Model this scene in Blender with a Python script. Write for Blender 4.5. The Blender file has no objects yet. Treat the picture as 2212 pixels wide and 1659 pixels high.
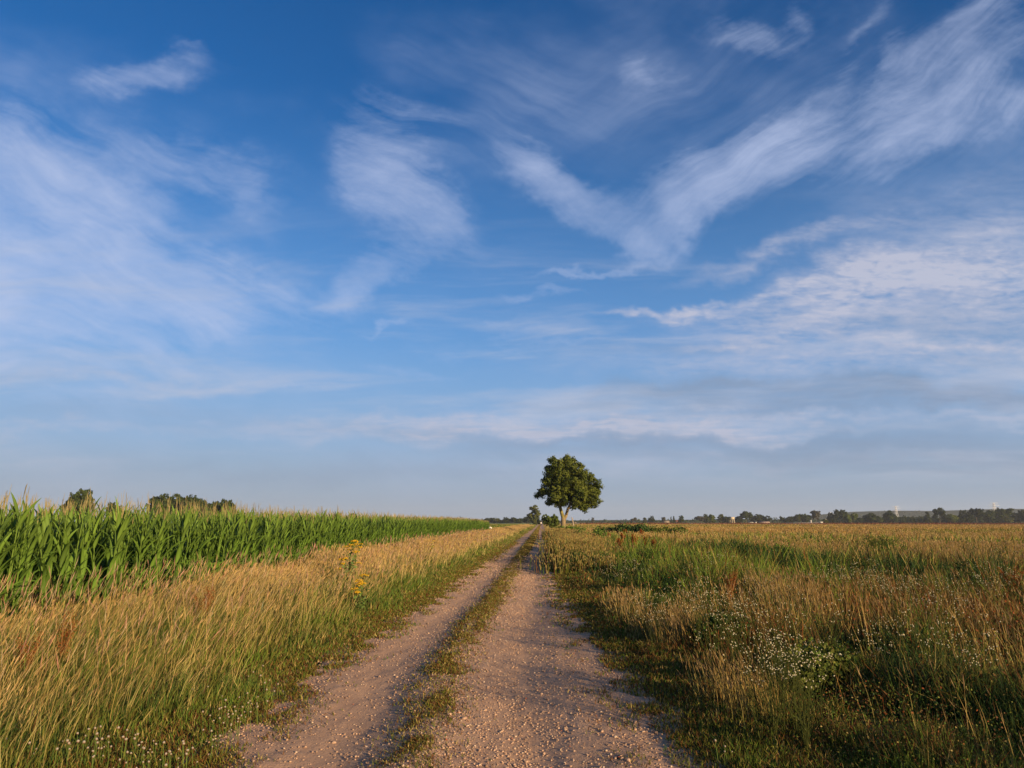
import bpy, math, random
import numpy as np
from mathutils import Vector, Matrix
rad = math.radians
random.seed(5)
RNG = np.random.default_rng(11)
S = bpy.context.scene
COL = S.collection

# ------------------------------------------------------------------ camera
FPX = 711.0                      # focal length in pixels of a 1024 wide picture
PITCH = math.atan((522.0 - 384) / FPX)
YAW = math.atan((541.0 - 512) / FPX)
CAMZ = 1.6
cd = bpy.data.cameras.new('camera'); cam = bpy.data.objects.new('camera', cd); COL.objects.link(cam)
cd.sensor_width = 36; cd.lens = 36 * FPX / 1024; cd.clip_start = 0.05; cd.clip_end = 30000
cam.location = (0, 0, CAMZ); cam.rotation_euler = (math.pi / 2 + PITCH, 0, YAW)
S.camera = cam
CM = (Matrix.Rotation(YAW, 3, 'Z') @ Matrix.Rotation(math.pi / 2 + PITCH, 3, 'X'))

# ------------------------------------------------------------------ sun and exposure
SUN_EL, SUN_AZ = rad(12.0), rad(180 - 47)        # compass angle from +Y towards +X
sd = bpy.data.lights.new('sun', 'SUN'); sun = bpy.data.objects.new('sun', sd); COL.objects.link(sun)
sd.energy = 5.0; sd.angle = rad(0.6); sd.color = (1.0, 0.74, 0.43)
sv = Vector((math.sin(SUN_AZ) * math.cos(SUN_EL), math.cos(SUN_AZ) * math.cos(SUN_EL), math.sin(SUN_EL)))
sun.rotation_euler = sv.to_track_quat('Z', 'Y').to_euler()
sun.location = (30, -40, 30)
S.view_settings.view_transform = 'Standard'; S.view_settings.look = 'None'
S.view_settings.exposure = 0.85; S.view_settings.gamma = 1.0

# ------------------------------------------------------------------ world: sky texture and cirrus
W = bpy.data.worlds.new('World'); S.world = W; W.use_nodes = True
nt = W.node_tree; nt.nodes.clear()
def N(t, **k):
    n = nt.nodes.new(t)
    for a, b in k.items(): setattr(n, a, b)
    return n
def put(sock, v):
    if isinstance(v, bpy.types.NodeSocket): nt.links.new(v, sock)
    else: sock.default_value = v
def M(op, a, b=0.0, c=0.0, clamp=False):
    n = N('ShaderNodeMath', operation=op, use_clamp=clamp); put(n.inputs[0], a); put(n.inputs[1], b); put(n.inputs[2], c); return n.outputs[0]
def VM(op, a, b=(0, 0, 0)):
    n = N('ShaderNodeVectorMath', operation=op); put(n.inputs[0], a); put(n.inputs[1], b)
    return n.outputs['Value'] if op in ('DOT_PRODUCT', 'LENGTH') else n.outputs[0]
def MR(v, a, b, c=0.0, d=1.0, it='SMOOTHSTEP'):
    n = N('ShaderNodeMapRange', interpolation_type=it); put(n.inputs[0], v); put(n.inputs[1], a); put(n.inputs[2], b); put(n.inputs[3], c); put(n.inputs[4], d); return n.outputs[0]
def XYZ(x, y, z=0.0):
    n = N('ShaderNodeCombineXYZ'); put(n.inputs[0], x); put(n.inputs[1], y); put(n.inputs[2], z); return n.outputs[0]
def NOISE(v, scale, detail=4, rough=0.55, dist=0.0, col=False):
    n = N('ShaderNodeTexNoise'); put(n.inputs['Vector'], v); n.inputs['Scale'].default_value = scale
    n.inputs['Detail'].default_value = detail; n.inputs['Roughness'].default_value = rough; n.inputs['Distortion'].default_value = dist
    return n.outputs['Color'] if col else n.outputs['Fac']
def MAP(v, loc=(0, 0, 0), rot=(0, 0, 0), sc=(1, 1, 1), t='POINT'):
    n = N('ShaderNodeMapping', vector_type=t); put(n.inputs[0], v); n.inputs[1].default_value = loc; n.inputs[2].default_value = rot; n.inputs[3].default_value = sc; return n.outputs[0]
def MIX(f, a, b):
    n = N('ShaderNodeMix', data_type='RGBA'); put(n.inputs[0], f); put(n.inputs[6], a); put(n.inputs[7], b); return n.outputs[2]

tc = N('ShaderNodeTexCoord'); D = tc.outputs['Generated']
sky = N('ShaderNodeTexSky', sky_type='NISHITA'); sky.sun_disc = False
sky.sun_elevation = SUN_EL; sky.sun_rotation = SUN_AZ; sky.altitude = 0; sky.air_density = 1.0; sky.dust_density = 0.6; sky.ozone_density = 3.0
sep = N('ShaderNodeSeparateXYZ'); put(sep.inputs[0], D); zc = sep.outputs[2]
fwd = CM @ Vector((0, 0, -1)); rgt = CM @ Vector((1, 0, 0)); upv = CM @ Vector((0, 1, 0))
df = VM('DOT_PRODUCT', D, tuple(fwd)); dfc = M('MAXIMUM', df, 0.05)
U = M('DIVIDE', VM('DOT_PRODUCT', D, tuple(rgt)), dfc); V = M('DIVIDE', VM('DOT_PRODUCT', D, tuple(upv)), dfc)
zz = M('ADD', M('MAXIMUM', zc, 0.0), 0.07)
PL = XYZ(M('DIVIDE', sep.outputs[0], zz), M('DIVIDE', sep.outputs[1], zz))       # overhead cloud layer, flattens to the horizon
UV0 = XYZ(U, V)
w1 = VM('SUBTRACT', NOISE(UV0, 3.2, 3, 0.5, 0, True), (0.5, 0.5, 0.5))
w2 = VM('SUBTRACT', NOISE(MAP(UV0, (3, 1, 0), (0, 0, 0), (1, 1.3, 1)), 14, 4, 0.6, 0, True), (0.5, 0.5, 0.5))
UV = VM('ADD', UV0, VM('ADD', VM('MULTIPLY', w1, (0.16, 0.12, 0)), VM('MULTIPLY', w2, (0.085, 0.065, 0))))
def strokes(L, seed=None):
    tot = None; uv = UV if seed is None else VM('ADD', UV, XYZ(M('MULTIPLY', seed, 1e-6), 0.0))
    for i_, (cx, cy, rx, ry, ang, s) in enumerate(L):
        if i_ % 8 == 7: uv = VM('ADD', UV, XYZ(M('MULTIPLY', tot, 1e-6), 0.0))      # keeps the node evaluation in sequence
        m = MAP(uv, ((cx - 1106) / 1536, (829.5 - cy) / 1536, 0), (0, 0, rad(ang)), (rx / 1536, ry / 1536, 50), 'TEXTURE')
        f = MR(VM('LENGTH', m), 1.42, 0.05, 0.0, s)
        tot = f if tot is None else M('ADD', tot, f)
    return tot
HIGH = [(20, 500, 430, 250, -12, 1.0), (40, 380, 320, 120, -14, .40), (400, 600, 380, 95, -12, .8), (60, 700, 420, 80, -2, .22), (170, 690, 340, 90, -3, .45), (300, 180, 150, 50, 4, .62), (385, 120, 45, 18, -25, .3),
        (470, 360, 240, 60, -22, .42), (560, 450, 130, 60, -30, .30), (880, 240, 140, 45, -25, .36), (830, 350, 170, 100, -40, .62), (890, 470, 170, 85, -22, .58), (830, 590, 100, 55, 20, .55),
        (800, 640, 80, 28, 10, .25), (1060, 330, 60, 110, 20, .16), (1180, 385, 130, 65, -38, .52), (1270, 450, 150, 50, -30, .48), (1370, 525, 80, 30, -6, .45), (1270, 575, 170, 12, 8, .50),
        (1430, 420, 170, 80, 12, .36), (1560, 390, 220, 85, 26, .46), (1650, 330, 140, 70, 22, .36), (1470, 480, 70, 60, -40, .32), (1590, 90, 110, 48, -18, .55), (1700, 45, 45, 55, -20, .36), (1385, 150, 70, 50, -30, .34),
        (1500, 180, 110, 30, -12, .14), (1840, 330, 190, 90, 25, .34), (1940, 230, 300, 110, 30, .46), (2110, 120, 240, 130, 35, .52), (2150, 60, 120, 130, 20, .20), (1850, 80, 230, 34, 57, .30), (1950, 90, 160, 40, 60, .22), (2180, 240, 220, 60, 12, .38),
        (1150, 638, 100, 14, 2, .42), (850, 700, 80, 12, 6, .38), (1040, 682, 75, 12, -4, .35), (1080, 720, 170, 14, 3, .30), (1080, 745, 330, 12, 0, .28), (880, 792, 160, 18, 3, .34), (660, 842, 110, 10, -8, .42), (620, 815, 70, 6, -10, .22), (420, 905, 40, 14, 0, .25),
        (100, 790, 260, 30, 0, .35), (330, 800, 150, 20, 3, .20), (120, 880, 260, 30, 0, .28), (60, 720, 220, 40, 0, .25)]
LOW = [(1830, 610, 190, 55, 6, .55), (1600, 640, 200, 18, 13, .55), (1400, 672, 130, 14, 3, .60), (2060, 540, 330, 80, 17, .55), (1720, 530, 260, 24, 12, .46), (2030, 660, 420, 120, 4, .55), (2160, 590, 160, 90, 0, .40), (1650, 700, 270, 50, 0, .42), (1590, 742, 130, 20, 0, .42),
       (2080, 750, 300, 16, -1, .45), (2050, 420, 300, 50, 15, .18), (1950, 790, 520, 40, 2, .38), (1560, 780, 420, 40, 0, .30), (1100, 930, 620, 28, -1, .75), (1500, 935, 420, 20, 0, .65), (1680, 905, 400, 16, 0, .5), (950, 900, 450, 16, 0, .35), (300, 830, 420, 20, 1, .35), (100, 930, 400, 16, 0, .25), (1650, 1000, 500, 16, 0, .25), (1900, 870, 90, 6, 0, .0), (2170, 905, 160, 16, 0, .35)]
GREY = [(1650, 885, 300, 22, 0, .45), (1500, 850, 320, 18, 2, .45), (2100, 860, 260, 26, 0, .5), (1320, 960, 260, 14, 0, .4), (1900, 985, 420, 26, 0, .4), (700, 1020, 500, 24, 0, .22), (1850, 855, 560, 42, 0, .75), (2150, 700, 330, 80, 0, .40), (1500, 960, 560, 20, 0, .40), (1560, 745, 170, 22, 0, .30), (2000, 950, 480, 60, 0, .45), (1000, 1010, 900, 36, 0, .22), (1850, 700, 280, 40, -4, .35)]
wv = VM('ADD', UV0, VM('MULTIPLY', w1, (0.14, 0.14, 0)))
fL = NOISE(MAP(wv, (0, 0, 0), (0, 0, rad(-24)), (5.0, 1, 1), 'TEXTURE'), 17, 8, 0.62, 0.25); fR = NOISE(MAP(wv, (2, 1, 0), (0, 0, rad(34)), (6.0, 1, 1), 'TEXTURE'), 18, 8, 0.62, 0.2)
b0 = NOISE(MAP(wv, (5, 3, 0), (0, 0, rad(10)), (1.5, 1, 1), 'TEXTURE'), 6.5, 6, 0.6, 0.3)
mLR = MR(U, -0.05, 0.28); fib = M('ADD', M('MULTIPLY', fL, M('SUBTRACT', 1.0, mLR)), M('MULTIPLY', fR, mLR))
rip = NOISE(MAP(PL, (0, 0, 0), (0, 0, rad(12)), (1.0, 2.2, 1)), 2.6, 7, 0.62, 0.3)
fine = NOISE(MAP(UV0, (1, 0, 0), (0, 0, rad(8)), (1, 3.2, 1)), 38, 5, 0.6, 0.4)
back = M('MULTIPLY', MR(df, 0.35, 0.05), MR(NOISE(PL, 0.8, 6, 0.6), 0.5, 0.75, 0, .6))
hs = strokes(HIGH); ls = strokes(LOW, hs); gs = strokes(GREY, ls)
front = MR(df, 0.05, 0.3)
veil = MR(NOISE(MAP(UV0, (7, 2, 0), (0, 0, rad(20)), (1, 1.6, 1)), 2.4, 5, 0.55), 0.42, 0.75, 0, 0.24)
t1 = M('ADD', M('MULTIPLY', M('SUBTRACT', fib, 0.5), 2.5), M('ADD', M('MULTIPLY', M('SUBTRACT', fine, 0.5), 0.30), M('MULTIPLY', M('SUBTRACT', b0, 0.5), 1.5)))
dh = M('MULTIPLY', MR(M('ADD', M('MINIMUM', hs, 1.0), t1), 0.0, 1.65, 0, 1, 'LINEAR'), M('MULTIPLY', MR(hs, 0.0, 0.45), front))
dh = M('ADD', dh, M('ADD', back, M('MULTIPLY', veil, MR(fib, .3, .7, .4, 1.5))), clamp=True)
tex2 = M('ADD', M('MULTIPLY', rip, 0.9), M('MULTIPLY', fine, 0.7))
dl = M('MULTIPLY', M('MULTIPLY', ls, MR(tex2, 0.52, 1.02, 0.10, 1.5, 'LINEAR')), front, clamp=True)
dg = M('MULTIPLY', M('MULTIPLY', gs, MR(tex2, 0.45, 1.1, 0.6, 1.1, 'LINEAR')), front, clamp=True)
# haze-laden air towards the horizon
el = M('MULTIPLY', M('ARCSINE', zc), 57.2958)
SKYS = 0.069
KS = 0.785
hsv = N('ShaderNodeHueSaturation'); hsv.inputs['Saturation'].default_value = 1.30; hsv.inputs['Hue'].default_value = 0.511; hsv.inputs['Value'].default_value = 1.12
put(hsv.inputs['Color'], sky.outputs[0])
def K(r, g, b): return (r * KS / SKYS, g * KS / SKYS, b * KS / SKYS, 1)
base = hsv.outputs[0]
c = MIX(M('MULTIPLY', M('POWER', MR(el, 33, 7, 0, 1, 'LINEAR'), 1.5), 0.82), base, K(.135, .275, .515))
c = MIX(M('MULTIPLY', M('POWER', MR(el, 15, 1.0, 0, 1, 'LINEAR'), 1.3), 0.85), c, K(.24, .305, .385))
c = MIX(M('MULTIPLY', dg, 0.85), c, K(.165, .225, .33))
c = MIX(M('MULTIPLY', dh, 0.82), c, K(.345, .405, .57))
c = MIX(M('MULTIPLY', dl, 0.92), c, K(.365, .38, .47))
wl = M('MULTIPLY', MR(el, 0.5, 5.0), MR(el, 27, 12))
b1 = NOISE(MAP(VM('ADD', UV0, VM('MULTIPLY', w1, (0.1, 0.04, 0))), (0, 0, 0), (0, 0, rad(1.5)), (8, 1, 1), 'TEXTURE'), 17, 7, 0.6, 0.3)
b2 = NOISE(MAP(VM('ADD', UV0, VM('MULTIPLY', w1, (0.1, 0.04, 0))), (3, 1, 0), (0, 0, rad(-1)), (7, 1, 1), 'TEXTURE'), 11, 6, 0.6, 0.3)
c = MIX(M('MULTIPLY', M('MULTIPLY', MR(b1, .46, .72, 0, .75), wl), MR(b2, .3, .6, .5, 1)), c, K(.36, .39, .485))
c = MIX(M('MULTIPLY', M('MULTIPLY', MR(b2, .50, .70, 0, .6), M('MULTIPLY', MR(el, 0.5, 4.0), MR(el, 16, 9))), MR(U, -.3, .4, .35, 1)), c, K(.175, .235, .335))
c = MIX(MR(el, 6.0, 0.0, 0, 0.6, 'LINEAR'), c, K(.25, .265, .30))
bg = N('ShaderNodeBackground'); put(bg.inputs[0], c); bg.inputs[1].default_value = SKYS
out = N('ShaderNodeOutputWorld'); nt.links.new(bg.outputs[0], out.inputs[0])

# ------------------------------------------------------------------ helpers
def ray(px, py):
    return CM @ Vector(((px - 512) / FPX, (384 - py) / FPX, -1))
def ground(px, py, z=0.0):
    d = ray(px, py); t = (z - CAMZ) / d.z
    return d.x * t, d.y * t
def along(px, Y):                 # world x of picture column px (at the horizon) at distance Y up the track
    d = ray(px, 522); return d.x / d.y * Y
def tag(o, label=None, cat=None, group=None, kind=None):
    if label: o['label'] = label
    if cat: o['category'] = cat
    if group: o['group'] = group
    if kind: o['kind'] = kind
    return o
def empty(name, loc, rz=0.0, sc=None):
    o = bpy.data.objects.new(name, None); o.empty_display_size = 0.2; COL.objects.link(o)
    o.location = loc; o.rotation_euler = (0, 0, rz)
    if sc: o.scale = sc
    return o
def vnoise(x, y, seed=0):
    xi = np.floor(x).astype(np.int64); yi = np.floor(y).astype(np.int64); fx = x - xi; fy = y - yi
    fx = fx * fx * (3 - 2 * fx); fy = fy * fy * (3 - 2 * fy)
    def hsh(a, b):
        h = (a * 374761393 + b * 668265263 + seed * 974634777) & 0x7fffffff
        h = ((h ^ (h >> 13)) * 1274126177) & 0x7fffffff
        return ((h ^ (h >> 16)) & 0xffff) / 65535.0
    return (hsh(xi, yi) * (1 - fx) + hsh(xi + 1, yi) * fx) * (1 - fy) + (hsh(xi, yi + 1) * (1 - fx) + hsh(xi + 1, yi + 1) * fx) * fy
def fbm(x, y, seed=0, o=4):
    s = 0; a = 0.5; t = 0
    for i in range(o):
        s = s + a * vnoise(x * 2 ** i, y * 2 ** i, seed + i * 17); t += a; a *= 0.5
    return s / t
def ss(a, b, x):
    t = np.clip((x - a) / (b - a), 0, 1); return t * t * (3 - 2 * t)

class Acc:
    """collects vertices, faces and vertex colours, links them as one mesh object"""
    def __init__(s): s.v = []; s.c = []; s.q = []; s.t = []; s.n = 0
    def add(s, v, c, q=None, t=None):
        v = np.asarray(v, float).reshape(-1, 3); c = np.asarray(c, float)
        if c.ndim == 1: c = np.tile(c, (len(v), 1))
        s.v.append(v); s.c.append(c)
        if q is not None and len(q): s.q.append(np.asarray(q, np.int64) + s.n)
        if t is not None and len(t): s.t.append(np.asarray(t, np.int64) + s.n)
        s.n += len(v)
    def mesh(s, name, mat, smooth=False):
        v = np.concatenate(s.v); c = np.concatenate(s.c)
        q = np.concatenate(s.q) if s.q else np.zeros((0, 4), np.int64); t = np.concatenate(s.t) if s.t else np.zeros((0, 3), np.int64)
        me = bpy.data.meshes.new(name); me.vertices.add(len(v)); me.vertices.foreach_set('co', v.astype(np.float32).ravel())
        nl = q.size + t.size; me.loops.add(nl); me.loops.foreach_set('vertex_index', np.concatenate([q.ravel(), t.ravel()]).astype(np.int32))
        me.polygons.add(len(q) + len(t))
        st = np.concatenate([np.arange(len(q)) * 4, q.size + np.arange(len(t)) * 3]).astype(np.int32)
        me.polygons.foreach_set('loop_start', st)
        me.update(calc_edges=True)
        a = me.color_attributes.new('col', 'FLOAT_COLOR', 'POINT')
        a.data.foreach_set('color', np.concatenate([c[:, :3], np.ones((len(c), 1))], 1).astype(np.float32).ravel())
        if smooth: me.polygons.foreach_set('use_smooth', np.ones(len(me.polygons), bool))
        me.materials.append(mat); return me
    def obj(s, name, mat, parent=None, smooth=False):
        o = bpy.data.objects.new(name, s.mesh(name, mat, smooth)); COL.objects.link(o)
        if parent: o.parent = parent
        return o

def blades(A, P, h, w, lean, rot, c0, c1, seg=3, curve=1.7):
    n = len(P)
    if n == 0: return None
    vs = np.zeros((n, 2 * seg + 1, 3)); cs = np.zeros((n, 2 * seg + 1, 3))
    wd = np.stack([np.cos(rot), np.sin(rot), np.zeros(n)], 1)
    L2 = (lean ** 2).sum(1)
    for k in range(seg + 1):
        t = k / seg
        ctr = P.copy(); ctr[:, :2] += lean * (h * t ** curve)[:, None]; ctr[:, 2] += h * t * (1 - 0.35 * np.minimum(L2, 1.2) * t)
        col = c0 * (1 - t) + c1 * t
        if k < seg:
            ww = (w * (1 - 0.45 * t) * 0.5)[:, None]
            vs[:, 2 * k] = ctr - wd * ww; vs[:, 2 * k + 1] = ctr + wd * ww; cs[:, 2 * k] = col; cs[:, 2 * k + 1] = col
        else: vs[:, 2 * k] = ctr; cs[:, 2 * k] = col; tip = ctr
    b = np.arange(n)[:, None] * (2 * seg + 1)
    q = np.concatenate([b + np.array([[2 * k, 2 * k + 1, 2 * k + 3, 2 * k + 2]]) for k in range(seg - 1)]) if seg > 1 else None
    t = b + np.array([[2 * seg - 2, 2 * seg - 1, 2 * seg]])
    A.add(vs, cs.reshape(-1, 3), q, t)
    return tip
def heads(A, T, lean, L, Wd, col):
    """seed head: two crossed spindles from just below the stem tip T"""
    n = len(T); d = np.concatenate([lean * 1.5, np.ones((n, 1))], 1); d /= np.linalg.norm(d, axis=1)[:, None]
    for a in (0.0, 1.5708):
        r = RNG.uniform(0, 3.14, n) if a == 0 else r + a
        s = np.stack([np.cos(r), np.sin(r), np.zeros(n)], 1)
        v = np.stack([T - d * (L * .25)[:, None], T + d * (L * .25)[:, None] + s * (Wd * .5)[:, None], T + d * (L * .8)[:, None], T + d * (L * .15)[:, None] - s * (Wd * .5)[:, None]], 1)
        A.add(v, np.repeat(col, 4, 0), np.arange(n)[:, None] * 4 + np.array([[0, 1, 2, 3]]))
def tube(A, pts, rads, col, n=8, cap=True):
    pts = [Vector(p) for p in pts]; v = []
    for i, p in enumerate(pts):
        d = (pts[min(i + 1, len(pts) - 1)] - pts[max(i - 1, 0)]).normalized()
        a = d.orthogonal().normalized() if i == 0 else (a - d * a.dot(d)).normalized()
        b = d.cross(a)
        for k in range(n):
            th = 2 * math.pi * k / n; v.append(p + (a * math.cos(th) + b * math.sin(th)) * rads[i])
    q = [[i * n + k, i * n + (k + 1) % n, (i + 1) * n + (k + 1) % n, (i + 1) * n + k] for i in range(len(pts) - 1) for k in range(n)]
    t = []
    if cap:
        m = len(v); v.append(pts[0]); v.append(pts[-1]); e = (len(pts) - 1) * n
        t = [[m, (k + 1) % n, k] for k in range(n)] + [[m + 1, e + k, e + (k + 1) % n] for k in range(n)]
    A.add([tuple(x) for x in v], col, q, t)
def box(A, c, s, col, rz=0.0):
    v = []
    for dz in (-.5, .5):
        for dx, dy in ((-.5, -.5), (.5, -.5), (.5, .5), (-.5, .5)):
            x, y = dx * s[0], dy * s[1]
            v.append((c[0] + x * math.cos(rz) - y * math.sin(rz), c[1] + x * math.sin(rz) + y * math.cos(rz), c[2] + dz * s[2]))
    A.add(v, col, [[3, 2, 1, 0], [4, 5, 6, 7], [0, 1, 5, 4], [1, 2, 6, 5], [2, 3, 7, 6], [3, 0, 4, 7]])
def rnd_dirs(n):
    d = RNG.normal(size=(n, 3)); return d / np.linalg.norm(d, axis=1)[:, None]
def leaves(A, P, nrm, size, col):
    """small kinked leaf faces at P"""
    n = len(P); nr = nrm + rnd_dirs(n) * 0.75; nr /= np.linalg.norm(nr, axis=1)[:, None]
    a = np.cross(nr, rnd_dirs(n)); a /= np.linalg.norm(a, axis=1)[:, None] + 1e-9; b = np.cross(nr, a)
    s = size[:, None]
    v = np.stack([P - a * s * .5, P + b * s * .38 + nr * s * .12, P + a * s * .5, P - b * s * .38 + nr * s * .12], 1)
    A.add(v, np.repeat(col, 4, 0), np.arange(n)[:, None] * 4 + np.array([[0, 1, 2, 3]]))
def jit(n, base, sd=0.12):
    return np.clip(np.asarray(base)[None, :] * (1 + RNG.normal(0, sd, (n, 1))) * (1 + RNG.normal(0, sd * .4, (n, 3))), .003, .95)

# ------------------------------------------------------------------ materials
def mat(name, rough=0.75, transl=0.0, tint=(1, 1, 1), spec=0.25, noise=0.0, nscale=8.0):
    m = bpy.data.materials.new(name); m.use_nodes = True; t = m.node_tree; t.nodes.clear()
    o = t.nodes.new('ShaderNodeOutputMaterial'); b = t.nodes.new('ShaderNodeBsdfPrincipled'); a = t.nodes.new('ShaderNodeAttribute'); a.attribute_name = 'col'
    b.inputs['Roughness'].default_value = rough; b.inputs['Specular IOR Level'].default_value = spec
    c = a.outputs['Color']
    if noise:
        tcn = t.nodes.new('ShaderNodeTexCoord'); nz = t.nodes.new('ShaderNodeTexNoise'); nz.inputs['Scale'].default_value = nscale; nz.inputs['Detail'].default_value = 5
        t.links.new(tcn.outputs['Object'], nz.inputs['Vector'])
        mr = t.nodes.new('ShaderNodeMapRange'); mr.inputs[1].default_value = .3; mr.inputs[2].default_value = .7; mr.inputs[3].default_value = 1 - noise; mr.inputs[4].default_value = 1 + noise
        t.links.new(nz.outputs['Fac'], mr.inputs[0])
        vm = t.nodes.new('ShaderNodeVectorMath'); vm.operation = 'SCALE'; t.links.new(c, vm.inputs[0]); t.links.new(mr.outputs[0], vm.inputs['Scale']); c = vm.outputs[0]
        bp = t.nodes.new('ShaderNodeBump'); bp.inputs['Strength'].default_value = .4; bp.inputs['Distance'].default_value = .02; t.links.new(nz.outputs['Fac'], bp.inputs['Height']); t.links.new(bp.outputs[0], b.inputs['Normal'])
    t.links.new(c, b.inputs['Base Color'])
    if transl:
        tr = t.nodes.new('ShaderNodeBsdfTranslucent'); mx = t.nodes.new('ShaderNodeMixShader'); mx.inputs[0].default_value = transl
        t.links.new(c, tr.inputs[0]); t.links.new(b.outputs[0], mx.inputs[1]); t.links.new(tr.outputs[0], mx.inputs[2]); t.links.new(mx.outputs[0], o.inputs[0])
    else: t.links.new(b.outputs[0], o.inputs[0])
    return m
M_GRASS = mat('grass', .85, .22, spec=.06); M_LEAF = mat('leaf', .65, .2, spec=.15); M_CORN = mat('maize_leaf', .55, .25, spec=.25)
M_BARK = mat('bark', .85, 0, noise=.35, nscale=5); M_STONE = mat('stone', .85, 0, noise=.15, nscale=60); M_PLAIN = mat('painted', .7, 0, noise=.06, nscale=2)
M_PETAL = mat('petal', .6, .3); M_WOOL = mat('wool', .95, 0, noise=.2, nscale=25); M_CLOTH = mat('cloth', .85, 0, noise=.1, nscale=20); M_WOODLAND = mat('far_leaf', .9, .1, spec=.1)

# ------------------------------------------------------------------ terrain
YK = [-30, 0, 5, 8, 12, 16, 22, 32, 60, 120, 600]
XL = [-2.2, -2.2, -2.28, -2.50, -2.42, -2.30, -2.32, -2.28, -2.2, -2.15, -2.1]
XR = [1.02, 1.0, .95, .82, .62, .46, .42, .45, .5, .5, .5]
XS = [-.7, -.72, -.84, -1.08, -1.08, -1.0, -1.02, -.98, -.9, -.9, -.9]
def xl(y): return np.interp(y, YK, XL)
def xr(y): return np.interp(y, YK, XR)
def xs(y): return np.interp(y, YK, XS)
def hgt(x, y):
    x = np.asarray(x, float); y = np.asarray(y, float)
    a = xl(y); b = xr(y); out_ = np.maximum(a - x, x - b)
    z = 0.07 * ss(-0.05, 0.8, out_) + (fbm(x * .9, y * .9, 3) - .5) * .10 * ss(0, 1.0, out_)
    z = z + (fbm(x * .07 + 3, y * .07, 9, 3) - .5) * .34 * ss(1.5, 7, x - b) * ss(400, 150, np.abs(y))
    z = z - 0.10 * np.exp(-((x + 5.9) / .6) ** 2)
    s = (x - xs(y)); ins = ss(.05, -.1, out_)
    z = z + ins * (0.035 * np.exp(-(s / .28) ** 2) - .034 * np.exp(-((s - .85) / .33) ** 2) - .03 * np.exp(-((s + .62) / .28) ** 2) + (fbm(x * 3, y * 1.2, 5) - .5) * .03)
    return z
ROAD_END = 560.0
def grid(xs_, ys_, zf):
    X, Y = np.meshgrid(xs_, ys_); Z = zf(X, Y); ny, nx = X.shape
    v = np.stack([X, Y, Z], -1).reshape(-1, 3); i = np.arange(ny - 1)[:, None] * nx + np.arange(nx - 1)[None, :]
    q = np.stack([i, i + 1, i + nx + 1, i + nx], -1).reshape(-1, 4); return v, q
def sinhspace(a, b, n, k): t = np.linspace(math.asinh(a / k), math.asinh(b / k), n); return k * np.sinh(t)
gx = np.unique(np.concatenate([sinhspace(-3500, 3500, 400, 1.2), [-2.6, .9]])); gy = sinhspace(-60, 3500, 600, 2.5)
def gz(X, Y):
    a = xl(Y); b = xr(Y); out_ = np.maximum(a - X, X - b)
    return hgt(X, Y) - .06 * ss(0.30, .02, out_) * (Y < ROAD_END - 4)
v, q = grid(gx, gy, gz)
A = Acc(); A.add(v, (.1, .09, .04), q)
def nodemat(name):
    m = bpy.data.materials.new(name); m.use_nodes = True; t = m.node_tree; t.nodes.clear()
    return m, t
m, t = nodemat('ground_soil'); nt_save = nt; nt = t
g = N('ShaderNodeNewGeometry'); pos = g.outputs['Position']; sp = N('ShaderNodeSeparateXYZ'); put(sp.inputs[0], pos)
n1 = NOISE(pos, .9, 6, .6); n2 = NOISE(MAP(pos, (0, 0, 0), (0, 0, 0), (.006, .03, 1)), 1.0, 5, .6); n3 = NOISE(pos, 14, 4, .6)
near = MIX(MR(n1, .35, .65), (.09, .065, .03, 1), (.07, .06, .022, 1))
near = MIX(MR(n3, .4, .7, 0, .5), near, (.16, .11, .06, 1))
gold = MIX(MR(n2, .38, .52), (.27, .17, .055, 1), (.34, .22, .08, 1)); gold = MIX(MR(n2, .56, .66), gold, (.17, .17, .05, 1))
band = NOISE(MAP(pos, (0, 40, 0), (0, 0, rad(4)), (.0015, .02, 1)), 1.0, 4, .6)
gold = MIX(MR(band, .60, .66, 0, .8), gold, (.20, .075, .04, 1))
leftf = MIX(MR(NOISE(MAP(pos, (0, 0, 0), (0, 0, rad(3)), (.004, .02, 1)), 1, 3), .45, .6), (.10, .16, .035, 1), (.24, .19, .07, 1))
far = MIX(MR(sp.outputs[0], -1.0, -4.0), gold, leftf)
cc = MIX(MR(sp.outputs[1], 25, 120), near, far)
b = N('ShaderNodeBsdfPrincipled'); put(b.inputs['Base Color'], cc); b.inputs['Roughness'].default_value = .95; b.inputs['Specular IOR Level'].default_value = .1
bp = N('ShaderNodeBump'); bp.inputs['Strength'].default_value = .6; bp.inputs['Distance'].default_value = .04; put(bp.inputs['Height'], n3); put(b.inputs['Normal'], bp.outputs[0])
o = N('ShaderNodeOutputMaterial'); nt.links.new(b.outputs[0], o.inputs[0])
tag(A.obj('ground', m, smooth=True), 'flat open farmland reaching to the horizon', 'ground', kind='structure')

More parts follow.
